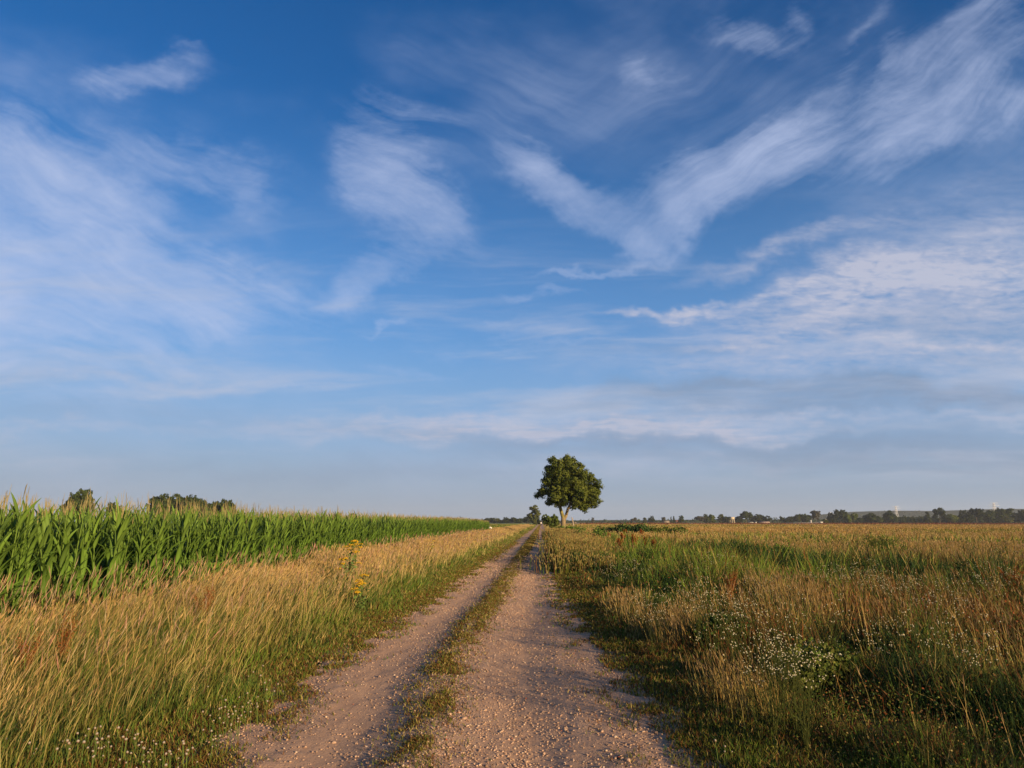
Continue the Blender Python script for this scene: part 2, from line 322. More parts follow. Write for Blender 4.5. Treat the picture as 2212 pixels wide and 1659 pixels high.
# the gravel track
m, nt = nodemat('gravel_track')
g = N('ShaderNodeNewGeometry'); pos = g.outputs['Position']
big = NOISE(MAP(pos, (0, 0, 0), (0, 0, 0), (1, .35, 1)), 1.3, 5, .6); fin = NOISE(pos, 45, 4, .65); str_ = NOISE(MAP(pos, (0, 0, 0), (0, 0, rad(2)), (9, .5, 1)), 1.4, 4, .6)
cc = MIX(MR(big, .3, .7), (.37, .225, .14, 1), (.43, .27, .17, 1)); cc = MIX(MR(str_, .45, .7, 0, .35), cc, (.46, .30, .195, 1)); cc = MIX(MR(fin, .5, .75, 0, .5), cc, (.27, .165, .105, 1))
vo = N('ShaderNodeTexVoronoi'); vo.inputs['Scale'].default_value = 55; put(vo.inputs['Vector'], pos)
vc = N('ShaderNodeSeparateColor'); put(vc.inputs[0], vo.outputs['Color'])
peb = M('MULTIPLY', MR(vo.outputs['Distance'], .42, .30), MR(vc.outputs[0], .45, .55))
pc = MIX(vc.outputs[1], (.29, .18, .12, 1), (.46, .33, .23, 1)); cc = MIX(M('MULTIPLY', peb, .75), cc, pc)
b = N('ShaderNodeBsdfPrincipled'); put(b.inputs['Base Color'], cc); b.inputs['Roughness'].default_value = .9; b.inputs['Specular IOR Level'].default_value = .1
hh = M('ADD', M('MULTIPLY', peb, .6), M('ADD', M('MULTIPLY', fin, .5), M('MULTIPLY', str_, .6)))
bp = N('ShaderNodeBump'); bp.inputs['Strength'].default_value = .7; bp.inputs['Distance'].default_value = .014; put(bp.inputs['Height'], hh); put(b.inputs['Normal'], bp.outputs[0])
o = N('ShaderNodeOutputMaterial'); nt.links.new(b.outputs[0], o.inputs[0])
ry = np.concatenate([np.arange(-6, 3, .15), 3 * (ROAD_END / 3) ** np.linspace(0, 1, 900)]); rt = np.linspace(0, 1, 90)
eL = xl(ry) - .18 + (fbm(ry * 1.1, 0 * ry, 121) - .5) * .5; eR = xr(ry) + .30 + (fbm(ry * 2.3, 0 * ry, 123) - .5) * .35
X = eL[:, None] + (eR - eL)[:, None] * rt[None, :]; Y = np.repeat(ry[:, None], 90, 1)
Z = hgt(X, Y) + .006 + (fbm(X * 14, Y * 9, 8) - .5) * .016 - .045 * (np.abs(rt - .5)[None, :] > .488)
i = np.arange(len(ry) - 1)[:, None] * 90 + np.arange(89)[None, :]
A = Acc(); A.add(np.stack([X, Y, Z], -1), (.4, .3, .2), np.stack([i, i + 1, i + 91, i + 90], -1).reshape(-1, 4))
tag(A.obj('track', m, smooth=True), 'pinkish gravel farm track running straight to the horizon', 'track', kind='structure')

# loose stones on the track
ico_v = []; ph = (1 + 5 ** .5) / 2
for a_, b_ in ((-1, ph), (1, ph), (-1, -ph), (1, -ph)): ico_v += [(a_, b_, 0), (0, a_, b_), (b_, 0, a_)]
ico_v = np.array(ico_v, float); ico_v /= np.linalg.norm(ico_v[0])
import bmesh
bm = bmesh.new(); bmesh.ops.create_icosphere(bm, subdivisions=1, radius=1); bm.verts.ensure_lookup_table()
ico_v = np.array([v_.co[:] for v_ in bm.verts]); ico_f = np.array([[l.index for l in f.verts] for f in bm.faces]); bm.free()
def stones(n, ylo, yhi, slo, shi):
    y = ylo * (yhi / ylo) ** RNG.uniform(0, 1, n); u = RNG.uniform(-.05, 1.05, n)
    x = xl(y) + (xr(y) - xl(y)) * u
    d = fbm(x * 1.7, y * .8, 21); s_ = x - xs(y)
    keep = RNG.uniform(0, 1, n) < np.clip(.34 + 1.0 * (d - .4) + .5 * (np.abs(s_ - .35) < .45) + .35 * (u < .1) + .2 * ((y < 9) & (s_ > .9)), .04, 1)
    x, y = x[keep], y[keep]; n = len(x)
    sz = (slo + (shi - slo) * RNG.uniform(0, 1, n) ** 4) * np.clip(y / 11, 1, 2.5)
    ang = RNG.uniform(0, 6.28, n); sq = RNG.uniform(.45, .8, n); el_ = RNG.uniform(.7, 1.3, n)
    J = ico_v[None] * (1 + RNG.uniform(-.22, .22, (n, len(ico_v), 1)))
    vx = J[:, :, 0] * el_[:, None]; vy = J[:, :, 1]; vz = J[:, :, 2] * sq[:, None]
    X_ = (vx * np.cos(ang)[:, None] - vy * np.sin(ang)[:, None]) * sz[:, None] + x[:, None]; Y_ = (vx * np.sin(ang)[:, None] + vy * np.cos(ang)[:, None]) * sz[:, None] + y[:, None]
    Z_ = vz * sz[:, None] + (hgt(x, y) + .008 + sz * .15)[:, None]
    k = RNG.uniform(0, 1, n); pal = np.array([[.37, .24, .16], [.29, .18, .12], [.42, .31, .22], [.22, .145, .105], [.34, .10, .05]])
    c_ = pal[np.searchsorted([.5, .80, .90, .994], k)] * (1 + RNG.normal(0, .12, (n, 1)))
    A.add(np.stack([X_, Y_, Z_], -1), np.repeat(np.clip(c_, .02, .8), len(ico_v), 0), None, (np.arange(n)[:, None, None] * len(ico_v) + ico_f[None]).reshape(-1, 3))
A = Acc(); stones(95000, 4.2, 36, .0022, .0115); stones(500, 4.2, 14, .009, .022)
tag(A.obj('gravel', M_STONE), 'loose pale pebbles and grit scattered over the track', 'gravel', kind='stuff')

# ------------------------------------------------------------------ grass
GOLD = np.array([.40, .27, .095]); GOLD2 = np.array([.47, .32, .15]); STRAW = np.array([.31, .235, .08]); OLIVE = np.array([.125, .125, .02])
GREEN = np.array([.062, .105, .015]); BRIGHT = np.array([.12, .175, .02]); DEEP = np.array([.022, .05, .012]); BROWN = np.array([.13, .06, .02]); RUST = np.array([.21, .06, .018])
def choose(pals, wts):
    n = len(wts[0]); Wt = np.stack(wts, 1); Wt = np.maximum(Wt, 1e-4); cum = np.cumsum(Wt, 1); r = RNG.uniform(0, 1, n) * cum[:, -1]
    k = (cum < r[:, None]).sum(1); return np.stack(pals)[np.minimum(k, len(pals) - 1)], k
def P3(x, y): return np.stack([x, y, hgt(x, y) - .01], 1)
def bw(r, k=.0012, lo=.0045): return np.clip(k * r, lo, .8)

# --- left verge
def sample_left(n, y0=3.0, y1=260.0):
    y = y0 * (y1 / y0) ** RNG.uniform(0, 1, n); x = RNG.uniform(-7.6, -1.75, n)
    y = np.where(RNG.uniform(0, 1, n) < .05, RNG.uniform(-4, 4, n), y); return x, y
def verge_u(x, y): return (xl(y) - x + (fbm(x * 1.1, y * .8, 31) - .5) * .9 + (vnoise(y * 1.9, y * 0, 35) - .5) * .25)
A = Acc()
x, y = sample_left(300000); d = verge_u(x, y); keep = (d > -.02) & (RNG.uniform(0, 1, len(x)) < ss(-.1, .5, d) * .85 + .15)
x, y, d = x[keep], y[keep], d[keep]; r = np.hypot(x, y); n = len(x)
pat = fbm(x * .55, y * .35, 41); pat2 = fbm(x * 1.6, y * 1.0, 43)
h = (.05 + .28 * ss(.1, 1.5, d) + .12 * ss(1.5, 3, d)) * RNG.uniform(.55, 1.25, n) * (.7 + .7 * pat2)
cl, k = choose([OLIVE, GREEN, BRIGHT, BROWN, STRAW, DEEP], [1.0 + 0 * d, 1.2 * ss(.3, .6, pat), .9 * ss(.42, .62, pat2), .9 * ss(.7, .0, d) + .1, .30 + .8 * ss(1.8, 3.5, d) + .4 * ss(20, 60, r), .30 * ss(.5, .3, pat2)])
cl = cl * (1 + RNG.normal(0, .15, (n, 1)))
lean = np.stack([RNG.normal(.20, .28, n), RNG.normal(0, .28, n)], 1)
blades(A, P3(x, y), h, bw(r, .0013, .005), lean, RNG.uniform(0, 3.14, n), cl * .9, cl * 1.08 + .01, 2)
tag(A.obj('verge_grass', M_GRASS), 'green and olive grass on the left verge of the track', 'grass', kind='stuff')
A = Acc()
x, y = sample_left(300000); d = verge_u(x, y); r = np.hypot(x, y); pat = fbm(x * .5 + 9, y * .32, 51)
dens = .045 * ss(.9, 1.6, d) + .93 * ss(1.95, 3.1, d + (pat - .5) * 2.0 - .5 * ss(9, 5, y)) * (.13 + .74 * ss(5.5, 10.5, y)) * (1 - .65 * ss(.62, .75, fbm(x * .8, y * .5, 57))) + .05 * ss(.5, 1.2, d)
dens *= 1 - .8 * ss(.5, .3, np.abs(x + 5.9)) * (y < 15); dens *= 1 - .95 * ss(1.2, .6, np.hypot((x + 5.2), (y - 8.8) * .6)); dens *= 1 - .5 * ss(4.0, 4.8, d)
keep = RNG.uniform(0, 1, len(x)) < dens; x, y, d, r = x[keep], y[keep], d[keep], r[keep]; n = len(x)
h = RNG.uniform(.46, .80, n) * (.66 + .34 * ss(1.2, 3, d)) * (1 - .25 * ss(3.3, 4.1, d)) * (.62 + .75 * fbm(x * .8, y * .55, 53)); lc = .36 - .22 * ss(8, 25, y)
lean = np.stack([RNG.normal(0, .16, n) + lc * (.55 + .9 * fbm(x * .6, y * .4, 151)), RNG.normal(0, .2, n)], 1)
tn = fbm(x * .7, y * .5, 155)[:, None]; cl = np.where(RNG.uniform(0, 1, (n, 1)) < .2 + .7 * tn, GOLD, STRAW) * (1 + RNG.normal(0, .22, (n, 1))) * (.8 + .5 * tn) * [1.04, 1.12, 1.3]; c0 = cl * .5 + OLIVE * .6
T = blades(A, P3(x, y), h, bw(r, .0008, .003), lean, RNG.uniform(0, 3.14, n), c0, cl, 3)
hk = RNG.uniform(0, 1, n) < .42 + .2 * ss(8, 25, y)
hc = np.where(RNG.uniform(0, 1, (n, 1)) < .5, GOLD2, GOLD) * (1 + RNG.normal(0, .15, (n, 1)))
heads(A, T[hk], lean[hk], RNG.uniform(.05, .12, n)[hk], bw(r, .00105, .0055)[hk] * RNG.uniform(.7, 1.3, hk.sum()), hc[hk])
ns = 2600; x = RNG.uniform(-6.3, -3.2, ns); y = 4.5 * (60 / 4.5) ** RNG.uniform(0, 1, ns); r = np.hypot(x, y); lean = RNG.normal([.25, 0], [.25, .2], (ns, 2)); hh2 = RNG.uniform(.7, 1.05, ns) * (.7 + .3 * ss(3.3, 5, -x))
T = blades(A, P3(x, y), hh2, bw(r, .0006, .0025), lean, RNG.uniform(0, 3.14, ns), jit(ns, STRAW, .2), jit(ns, GOLD, .2), 3); heads(A, T, lean, RNG.uniform(.10, .20, ns), bw(r, .0009, .005), jit(ns, [.33, .22, .13], .25))
tag(A.obj('straw_grass', M_GRASS), 'tall golden seeding grass leaning right between the maize and the track', 'grass', kind='stuff')

A = Acc(); n = 60000; x, y = sample_left(n, 3, 60); d = verge_u(x, y); pz = fbm(x * 1.0, y * .8, 211); keep = RNG.uniform(0, 1, n) < ss(.05, .6, d) * ss(.46, .66, pz); x, y, d = x[keep], y[keep], d[keep]; n = len(x); r = np.hypot(x, y)
cl, k = choose([GREEN, OLIVE, BRIGHT, BROWN, RUST], [1.0 + 0 * x, .8 + 0 * x, .5 + 0 * x, .5 + 0 * x, .12 + 0 * x]); Pz = P3(x, y); Pz[:, 2] += (.03 + .30 * ss(.2, 2.2, d)) * RNG.uniform(.2, 1, n)
leaves(A, Pz, rnd_dirs(n) * .6 + [0, 0, .5], np.clip(.0024 * r, .014, .2) * RNG.uniform(.6, 1.6, n), np.clip(cl * (1 + RNG.normal(0, .16, (n, 1))), .003, .8))
tag(A.obj('verge_herbs', M_LEAF), 'leafy low herbs in the left verge', 'herbs', kind='stuff')
# --- centre strip of the track
A = Acc(); n = 200000
y = 4.0 * (420 / 4.0) ** RNG.uniform(0, 1, n); x = xs(y) + RNG.normal(0, .16, n)
pt = fbm(x * 4.5, y * 2.2, 61); pl = fbm(x * .2, y * .22, 66)
dens = .16 + .75 * ss(.40, .66, pt + .13 * ss(9, 13, y) - .10 * ss(17, 20, y) * ss(32, 27, y) + .10 * ss(32, 40, y) + .05 * (pl - .5) - .02) * np.exp(-((x - xs(y) - .08 * np.sin(y * .9)) / .28) ** 2)
keep = RNG.uniform(0, 1, n) < dens; x, y = x[keep], y[keep]; n = len(x); r = np.hypot(x, y)
h = RNG.uniform(.01, .04, n) * (1 + 1.0 * ss(30, 60, y)) * (.6 + .9 * fbm(x * 3, y * 3, 63)); cl, k = choose([OLIVE, GREEN, BROWN, STRAW], [1.0 + 0 * x, .18 + 0 * x, 1.1 + 0 * x, .6 + 0 * x])
cl = cl * (1 + RNG.normal(0, .15, (n, 1))); lean = RNG.normal(0, .7, (n, 2))
blades(A, P3(x, y) + [0, 0, .012], h, bw(r, .0014, .005), lean, RNG.uniform(0, 3.14, n), cl, cl, 2)
# stray tufts along both edges
n = 90000; y = 4.0 * (60 / 4.0) ** RNG.uniform(0, 1, n); sd_ = RNG.uniform(0, 1, n) < .5
x = np.where(sd_, xl(y) + np.abs(RNG.normal(0, .22, n)) - .1, xr(y) - np.abs(RNG.normal(0, .30, n)) + .28)
keep = RNG.uniform(0, 1, n) < ss(.40, .66, fbm(x * 3.5, y * 2.6, 68)); x, y = x[keep], y[keep]; n = len(x); r = np.hypot(x, y)
cl, k = choose([OLIVE, GREEN, BROWN, STRAW], [1.0 + 0 * x, .3 + 0 * x, .9 + 0 * x, .3 + 0 * x]); cl = cl * (1 + RNG.normal(0, .15, (n, 1)))
blades(A, P3(x, y) + [0, 0, .012], RNG.uniform(.015, .06, n), bw(r, .0014, .005), RNG.normal(0, .6, (n, 2)), RNG.uniform(0, 3.14, n), cl, cl, 2)
n = 150000; y = 3.4 * (45 / 3.4) ** RNG.uniform(0, 1, n); sd_ = RNG.uniform(0, 1, n) < .5; e_ = RNG.uniform(-.02, 1.3, n); e_ = e_ + (fbm(y * 2.6, y * 0 + 3 * sd_, 191) - .5) * .5
x = np.where(sd_, xl(y) - e_, xr(y) + e_); r = np.hypot(x, y); cl, k = choose([OLIVE, GREEN, BROWN, STRAW], [1.0 + 0 * x, .6 + 0 * x, 1.0 + 0 * x, .35 + 0 * x]); cl = cl * (1 + RNG.normal(0, .18, (n, 1)))
blades(A, P3(x, y) + [0, 0, .01], RNG.uniform(.02, .085, n) * (.6 + .4 * ss(0, .4, e_)), bw(r, .0013, .0045), RNG.normal(0, .5, (n, 2)), RNG.uniform(0, 3.14, n), cl, cl, 2)
tag(A.obj('track_grass', M_GRASS), 'low patchy grass between the wheel tracks and along both edges', 'grass', kind='stuff')

# --- right meadow
def sample_right(n, r0=3.0, r1=420.0, back=.06):
    r = r0 * (r1 / r0) ** RNG.uniform(0, 1, n); a = RNG.uniform(rad(-4), rad(44), n)
    x = r * np.sin(a); y = r * np.cos(a)
    bk = RNG.uniform(0, 1, n) < back; x = np.where(bk, RNG.uniform(.9, 8, n), x); y = np.where(bk, RNG.uniform(-6, 4, n), y); return x, y
def meadow_d(x, y): return x - xr(y) + (fbm(x * 2.3, y * 1.9, 71) - .5) * .8
# patches: picture centre (2212 px wide view), radii, kind   kinds: 0 bright 1 deep 2 rust/brown 3 gold
PT = [(1300, 1205, 60, 34, 1), (1420, 1235, 90, 30, 0), (1560, 1240, 90, 22, 0), (1690, 1240, 70, 26, 0), (1610, 1200, 60, 28, 1), (1730, 1225, 110, 14, 1), (1960, 1235, 130, 18, 1), (2120, 1245, 110, 22, 1),
      (1320, 1170, 70, 20, 0), (1700, 1195, 60, 10, 3), (2100, 1190, 130, 16, 3), (2150, 1215, 90, 16, 3), (1950, 1290, 90, 22, 2), (1880, 1320, 140, 26, 2), (2030, 1310, 120, 24, 2), (1700, 1290, 36, 26, 3), (2100, 1340, 90, 40, 2),
      (1330, 1285, 70, 16, 3), (1420, 1330, 60, 20, 3), (1560, 1450, 90, 30, 3), (1470, 1330, 60, 20, 3), (1640, 1340, 60, 26, 2), (1560, 1370, 160, 30, 2), (1880, 1400, 200, 40, 1), (2100, 1480, 160, 60, 1), (1350, 1145, 90, 5, 1), (1600, 1157, 200, 5, 0), (1900, 1172, 300, 6, 0),
      (1230, 1165, 50, 8, 3), (1225, 1200, 30, 30, 2), (2000, 1130, 300, 4, 3), (1500, 1520, 70, 60, 0), (1660, 1560, 80, 60, 0), (1940, 1620, 160, 60, 0)]
PW = []
for (px, py, rx, ry_, kd) in PT:
    zt = .35; cx, cy = ground(px / 2.16, py / 2.16, zt); x2, y2 = ground((px + rx) / 2.16, py / 2.16, zt); x3, y3 = ground(px / 2.16, max(py - ry_, 1130) / 2.16, zt); x4, y4 = ground(px / 2.16, (py + ry_) / 2.16, zt)
    PW.append((cx, cy, math.hypot(x2 - cx, y2 - cy), abs(y3 - y4) * .5, kd))
def patchw(x, y):
    Wk = [0 * x for _ in range(4)]
    jx = (fbm(x * .6, y * .6, 81) - .5); jy = (fbm(x * .6, y * .6, 83) - .5)
    for (cx, cy, ax, ay, kd) in PW:
        q_ = np.sqrt(((x - cx + jx * ax) / ax) ** 2 + ((y - cy + jy * ay) / ay) ** 2); Wk[kd] = np.maximum(Wk[kd], ss(1.35, .55, q_))
    return Wk
A = Acc()
x, y = sample_right(430000); d = meadow_d(x, y); keep = (d > -.05) & (RNG.uniform(0, 1, len(x)) < .5 + .5 * ss(0, .5, d)); x, y, d = x[keep], y[keep], d[keep]; r = np.hypot(x, y); n = len(x)
P0, P1, P2, P3_ = patchw(x, y); pat = fbm(x * .45, y * .35, 91); pat2 = fbm(x * 1.7, y * 1.2, 93)
h = (.025 + .07 * ss(.1, .6, d) + .22 * ss(.6, 2.0, d) + .14 * ss(1.8, 4, d)) * RNG.uniform(.5, 1.3, n) * (.28 + 1.25 * ss(.25, .78, pat2)) * (1 - .25 * ss(40, 90, r)) * (.74 + .26 * ss(7, 16, r)) * (1 + .35 * np.maximum(P0, P1))
farg = ss(28, 60, r)
cl, k = choose([OLIVE, GREEN, BRIGHT, BROWN, STRAW, DEEP, RUST],
    [.9 * (1 - .6 * farg), .9 * ss(.30, .6, pat) * (1 - farg) + .9 * P0, 3.0 * P0 + .25 * (1 - farg), .8 * ss(.6, .4, pat) * (1 - farg) + 2.0 * P2 + .9 * ss(.8, .1, d), .25 + 2.2 * farg * (1 - P1 * .8) + 2.5 * P3_, .30 * (1 - farg) + 3.6 * P1, .10 * (1 - farg) + .6 * P2])
cl = cl * (1 + RNG.normal(0, .18, (n, 1))) * (.62 + .7 * fbm(x * .8 + 4, y * .55, 181))[:, None]
lean = np.stack([RNG.normal(-.05, .36, n), RNG.normal(0, .34, n)], 1)
blades(A, P3(x, y), h, bw(r, .0013, .005), lean, RNG.uniform(0, 3.14, n), cl * .9, cl * 1.08 + .008, 2)
tag(A.obj('meadow_grass', M_GRASS), 'mixed olive, green and brown rough grass of the meadow right of the track', 'grass', kind='stuff')
A = Acc()
x, y = sample_right(260000); d = meadow_d(x, y); r = np.hypot(x, y); P0, P1, P2, P3_ = patchw(x, y); pat = fbm(x * .35, y * .25, 95)
dens = (.10 + .9 * ss(.45, .62, pat)) * (.17 + .83 * ss(24, 55, r)) * ss(.9, 2.2, d) * (1 - .9 * P1) * (1 - .7 * P0) + .9 * P3_ * ss(.3, 1.0, d)
keep = RNG.uniform(0, 1, len(x)) < dens; x, y, d, r = x[keep], y[keep], d[keep], r[keep]; n = len(x)
P0, P1, P2, P3_ = patchw(x, y); bnd = fbm(x * .014 + 5, y * .045, 131)
h = RNG.uniform(.38, .68, n) * (.5 + .5 * ss(.8, 2.6, d)) * (.8 + .4 * fbm(x * .6, y * .6, 97)); lean = np.stack([RNG.normal(-.14, .16, n) + .12 * ss(10, 30, r), RNG.normal(0, .15, n)], 1)
rr = RNG.uniform(0, 1, (n, 1)); fr = ss(22, 45, r)[:, None]
cl = np.where(rr < .35 + .35 * fr, GOLD, np.where(rr < .8, STRAW, BROWN * 1.4)) * (1 + fr * (np.array([.14, -.02, -.22]))) * (1 + RNG.normal(0, .16, (n, 1)))
cl = cl * (1 - .22 * ss(20, 50, r))[:, None] * (.75 + .5 * fbm(x * .03, y * .09, 171))[:, None]; cl = np.where((RNG.uniform(0, 1, (n, 1)) < (ss(.46, .55, bnd) * ss(18, 50, r))[:, None] * .9), OLIVE * 1.1, cl); cl = cl * (1 - P2[:, None] * .5) + P2[:, None] * .5 * (BROWN * .8 + RUST * .6)
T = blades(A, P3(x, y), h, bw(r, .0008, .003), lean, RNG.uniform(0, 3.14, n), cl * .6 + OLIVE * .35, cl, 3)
band_ = ss(.47, .56, bnd) * ss(18, 50, r); hk = (RNG.uniform(0, 1, n) < .6) & (RNG.uniform(0, 1, n) > .85 * band_); hc = np.where(RNG.uniform(0, 1, (n, 1)) < .5, GOLD2, GOLD) * (1 + RNG.normal(0, .15, (n, 1))) * (.75 + .25 * fr)
heads(A, T[hk], lean[hk], RNG.uniform(.06, .13, n)[hk], bw(r, .0013, .007)[hk] * RNG.uniform(.7, 1.2, hk.sum()), hc[hk])
tag(A.obj('hay_grass', M_GRASS), 'tall tan seeding grass across the meadow right of the track', 'grass', kind='stuff')
A = Acc()
x, y = sample_right(150000, 3, 60); d = meadow_d(x, y); pat2 = fbm(x * .9, y * .7, 141); keep = RNG.uniform(0, 1, len(x)) < ss(.1, 1.2, d) * ss(.40, .62, pat2)
x, y, d, pat2 = x[keep], y[keep], d[keep], pat2[keep]; r = np.hypot(x, y); n = len(x); P0, P1, P2, P3_ = patchw(x, y)
cl, k = choose([GREEN, OLIVE, BROWN, RUST * 1.15, STRAW, DEEP], [1.0 + P0 * 2, .8 + 0 * x, .8 + 1.5 * P2, .25 + 3.5 * P2, .3 + 0 * x, .4 + 2.5 * P1])
Pz = P3(x, y); Pz[:, 2] += (.05 + .42 * ss(.3, 2.5, d)) * RNG.uniform(.2, 1, n) * (.6 + .6 * pat2)
leaves(A, Pz, rnd_dirs(n) * .6 + [0, 0, .5], np.clip(.0022 * r, .012, .2) * RNG.uniform(.6, 1.5, n), np.clip(cl * (1 + RNG.normal(0, .16, (n, 1))), .003, .8))
tag(A.obj('meadow_herbs', M_LEAF), 'leafy low herbs mixed into the rough meadow grass', 'herbs', kind='stuff')
# far left: grass beyond the maize
A = Acc(); n = 60000
y = 93 * (480 / 93) ** RNG.uniform(0, 1, n); x = -2.8 - RNG.uniform(0, 1, n) ** 1.0 * y * .5; r = np.hypot(x, y)
h = RNG.uniform(.2, .5, n); cl, k = choose([GREEN, BRIGHT, STRAW, OLIVE], [1 + 0 * x, .5 + 0 * x, .3 + ss(200, 420, r), .5 + 0 * x])
blades(A, P3(x, y), h, bw(r, .0018), RNG.normal(0, .25, (n, 2)), RNG.uniform(0, 3.14, n), cl, cl, 2)
tag(A.obj('pasture', M_GRASS), 'short green pasture beyond the end of the maize', 'grass', kind='stuff')

# ------------------------------------------------------------------ maize
CG = np.array([.058, .118, .012]); CG2 = np.array([.105, .17, .02]); CT = np.array([.34, .27, .11])
def maize_variant(seed):
    rs = np.random.default_rng(seed); H = rs.uniform(1.60, 1.76)
    st = Acc(); lx = rs.normal(.03, .03)
    tube(st, [(lx * (z / H) ** 2 * 2, 0, z) for z in np.linspace(-.02, H, 5)], [.013, .012, .011, .009, .006], CG2 * 1.05, 5, False)
    lf = Acc(); az0 = rs.uniform(0, 3.14); nl = 14
    for i in range(nl):
        z0 = .10 + (H - .36) * i / (nl - 1); az = az0 + math.pi * (i % 2) + rs.normal(0, .35); L = rs.uniform(.42, .66) * (1 - .35 * abs(i / (nl - 1) - .45)); wm = rs.uniform(.045, .075)
        fr_ = i / nl; a = rs.uniform(.28, .5) * (1.1 - .5 * fr_); bend = rs.uniform(.9, 2.1) * (1.2 - 1.0 * fr_); L *= 1 - .25 * max(0, fr_ - .5); p = np.array([lx * (z0 / H) ** 2 * 2, 0, z0]); seg = 7; vs = []; cs = []
        tw = rs.uniform(-1.0, 1.0); col = CG * (1 - i / nl) + CG2 * (i / nl); col = col * rs.uniform(.6, 1.35)
        for k in range(seg + 1):
            t = k / seg; ang = a + bend * t ** 1.5; dr = np.array([math.cos(az) * math.sin(ang) + .12 * t, math.sin(az) * math.sin(ang), math.cos(ang)])
            sdv = np.array([-math.sin(az), math.cos(az), 0.0]); nv = np.cross(sdv, dr); sd2 = sdv * math.cos(tw * t) + nv * math.sin(tw * t)
            ww = wm * (.35 + .65 * math.sin(min(1, t * 2.2 + .25) * math.pi / 2)) * (1 - t ** 2.2) * .5 + .001
            fold = .25 * ww
            vs += [p - sd2 * ww + nv * -fold, p + nv * fold * 0, p + sd2 * ww + nv * -fold]; cs += [col, col * 1.35 + .01, col]
            p = p + dr * L / seg
        q = [[3 * k + j, 3 * k + j + 1, 3 * k + j + 4, 3 * k + j + 3] for k in range(seg) for j in (0, 1)]
        lf.add(vs, np.array(cs), q)
    ts = Acc(); top = np.array([lx * 2, 0, H])
    for i in range(3):
        az = rs.uniform(0, 6.28); a = 0 if i == 0 else rs.uniform(.1, .35); L = rs.uniform(.12, .22) + (.06 if i == 0 else 0)
        e = top + np.array([math.cos(az) * math.sin(a) + .1, math.sin(az) * math.sin(a), math.cos(a)]) * L; mid = (top + e) / 2 + [0, 0, .015]
        tube(ts, [top, mid, e], [.0022, .003, .0012], CT * rs.uniform(.8, 1.15), 4, False)
    return [(st.mesh('stalk', M_CORN), st), (lf.mesh('leaves', M_CORN, True), lf), (ts.mesh('tassel', M_CORN), ts)]
VARS = [maize_variant(100 + i) for i in range(7)]
# rows run parallel to the track
def corn_front(y): return -6.5 - .35 * np.clip(y / 120, 0, 1) + (vnoise(y * .15, y * 0, 77) - .5) * .3
pl_ = []
for row in range(15):
    ys = np.arange(2.0 + (row * 3 if row > 6 else 0), 93, .115 if row < 5 else .24)
    ys = ys + RNG.normal(0, .03, len(ys)); xs_ = corn_front(ys) - row * .72 + RNG.normal(0, .04, len(ys))
    for a_, b_ in zip(xs_, ys): pl_.append((a_, b_, row))
end = [(-7.0 - .72 * 15 - i * .72, 92 - j * .5, 20) for i in range(60) for j in range(4)]
pl_ += end
pl_ = [(a_, b_, r_) for (a_, b_, r_) in pl_]
def vis(p): # in view at the left of the frame
    dx = p[0] / max(p[1], .1); return dx > -.80
front = sorted([i for i, p in enumerate(pl_) if p[2] <= 1 and vis(p)], key=lambda i: math.hypot(pl_[i][0], pl_[i][1]) + pl_[i][2] * 2.0)[:300]
fs = set(front)
for i in front:
    a_, b_, _ = pl_[i]; vr = VARS[random.randrange(7)]; s_ = random.uniform(.95, 1.05)
    e = empty('maize_plant', (a_, b_, float(hgt(a_, b_))), random.uniform(-.5, .5) + random.choice([0, math.pi]), (s_, s_, s_ * random.uniform(.95, 1.03)))
    tag(e, 'green maize plant with thin tan tassel in the two rows nearest the golden grass', 'maize plant', 'maize plants in the front rows of the field')
    for (me, _), nm in zip(vr, ('stalk', 'leaves', 'tassel')):
        o = bpy.data.objects.new(nm, me); COL.objects.link(o); o.parent = e
A = Acc(); byv = [[] for _ in range(7)]
for i, p in enumerate(pl_):
    if i not in fs: byv[RNG.integers(0, 7)].append(p)
for k, lst in enumerate(byv):
    arr = np.array(lst); n = len(arr); ang = RNG.uniform(-.6, .6, n) + math.pi * RNG.integers(0, 2, n); s_ = RNG.uniform(.94, 1.06, n) * (1 - .10 * ss(70, 93, arr[:, 1])); zz_ = hgt(arr[:, 0], arr[:, 1]) * 0
    for (me, ac) in VARS[k]:
        v0 = np.concatenate(ac.v); c0 = np.concatenate(ac.c); q0 = np.concatenate(ac.q); m_ = len(v0)
        X_ = (v0[None, :, 0] * np.cos(ang)[:, None] - v0[None, :, 1] * np.sin(ang)[:, None]) * s_[:, None] + arr[:, 0:1]; Y_ = (v0[None, :, 0] * np.sin(ang)[:, None] + v0[None, :, 1] * np.cos(ang)[:, None]) * s_[:, None] + arr[:, 1:2]
        Z_ = v0[None, :, 2] * s_[:, None] + 0 * X_
        cv = (c0[None] * (1 + RNG.normal(0, .1, (n, 1, 1)))).reshape(-1, 3)
        A.add(np.stack([X_, Y_, Z_], -1), cv, (np.arange(n)[:, None, None] * m_ + q0[None]).reshape(-1, 4))
tag(A.obj('maize_field', M_CORN), 'dense field of green maize behind and beyond its front rows', 'maize', kind='stuff')

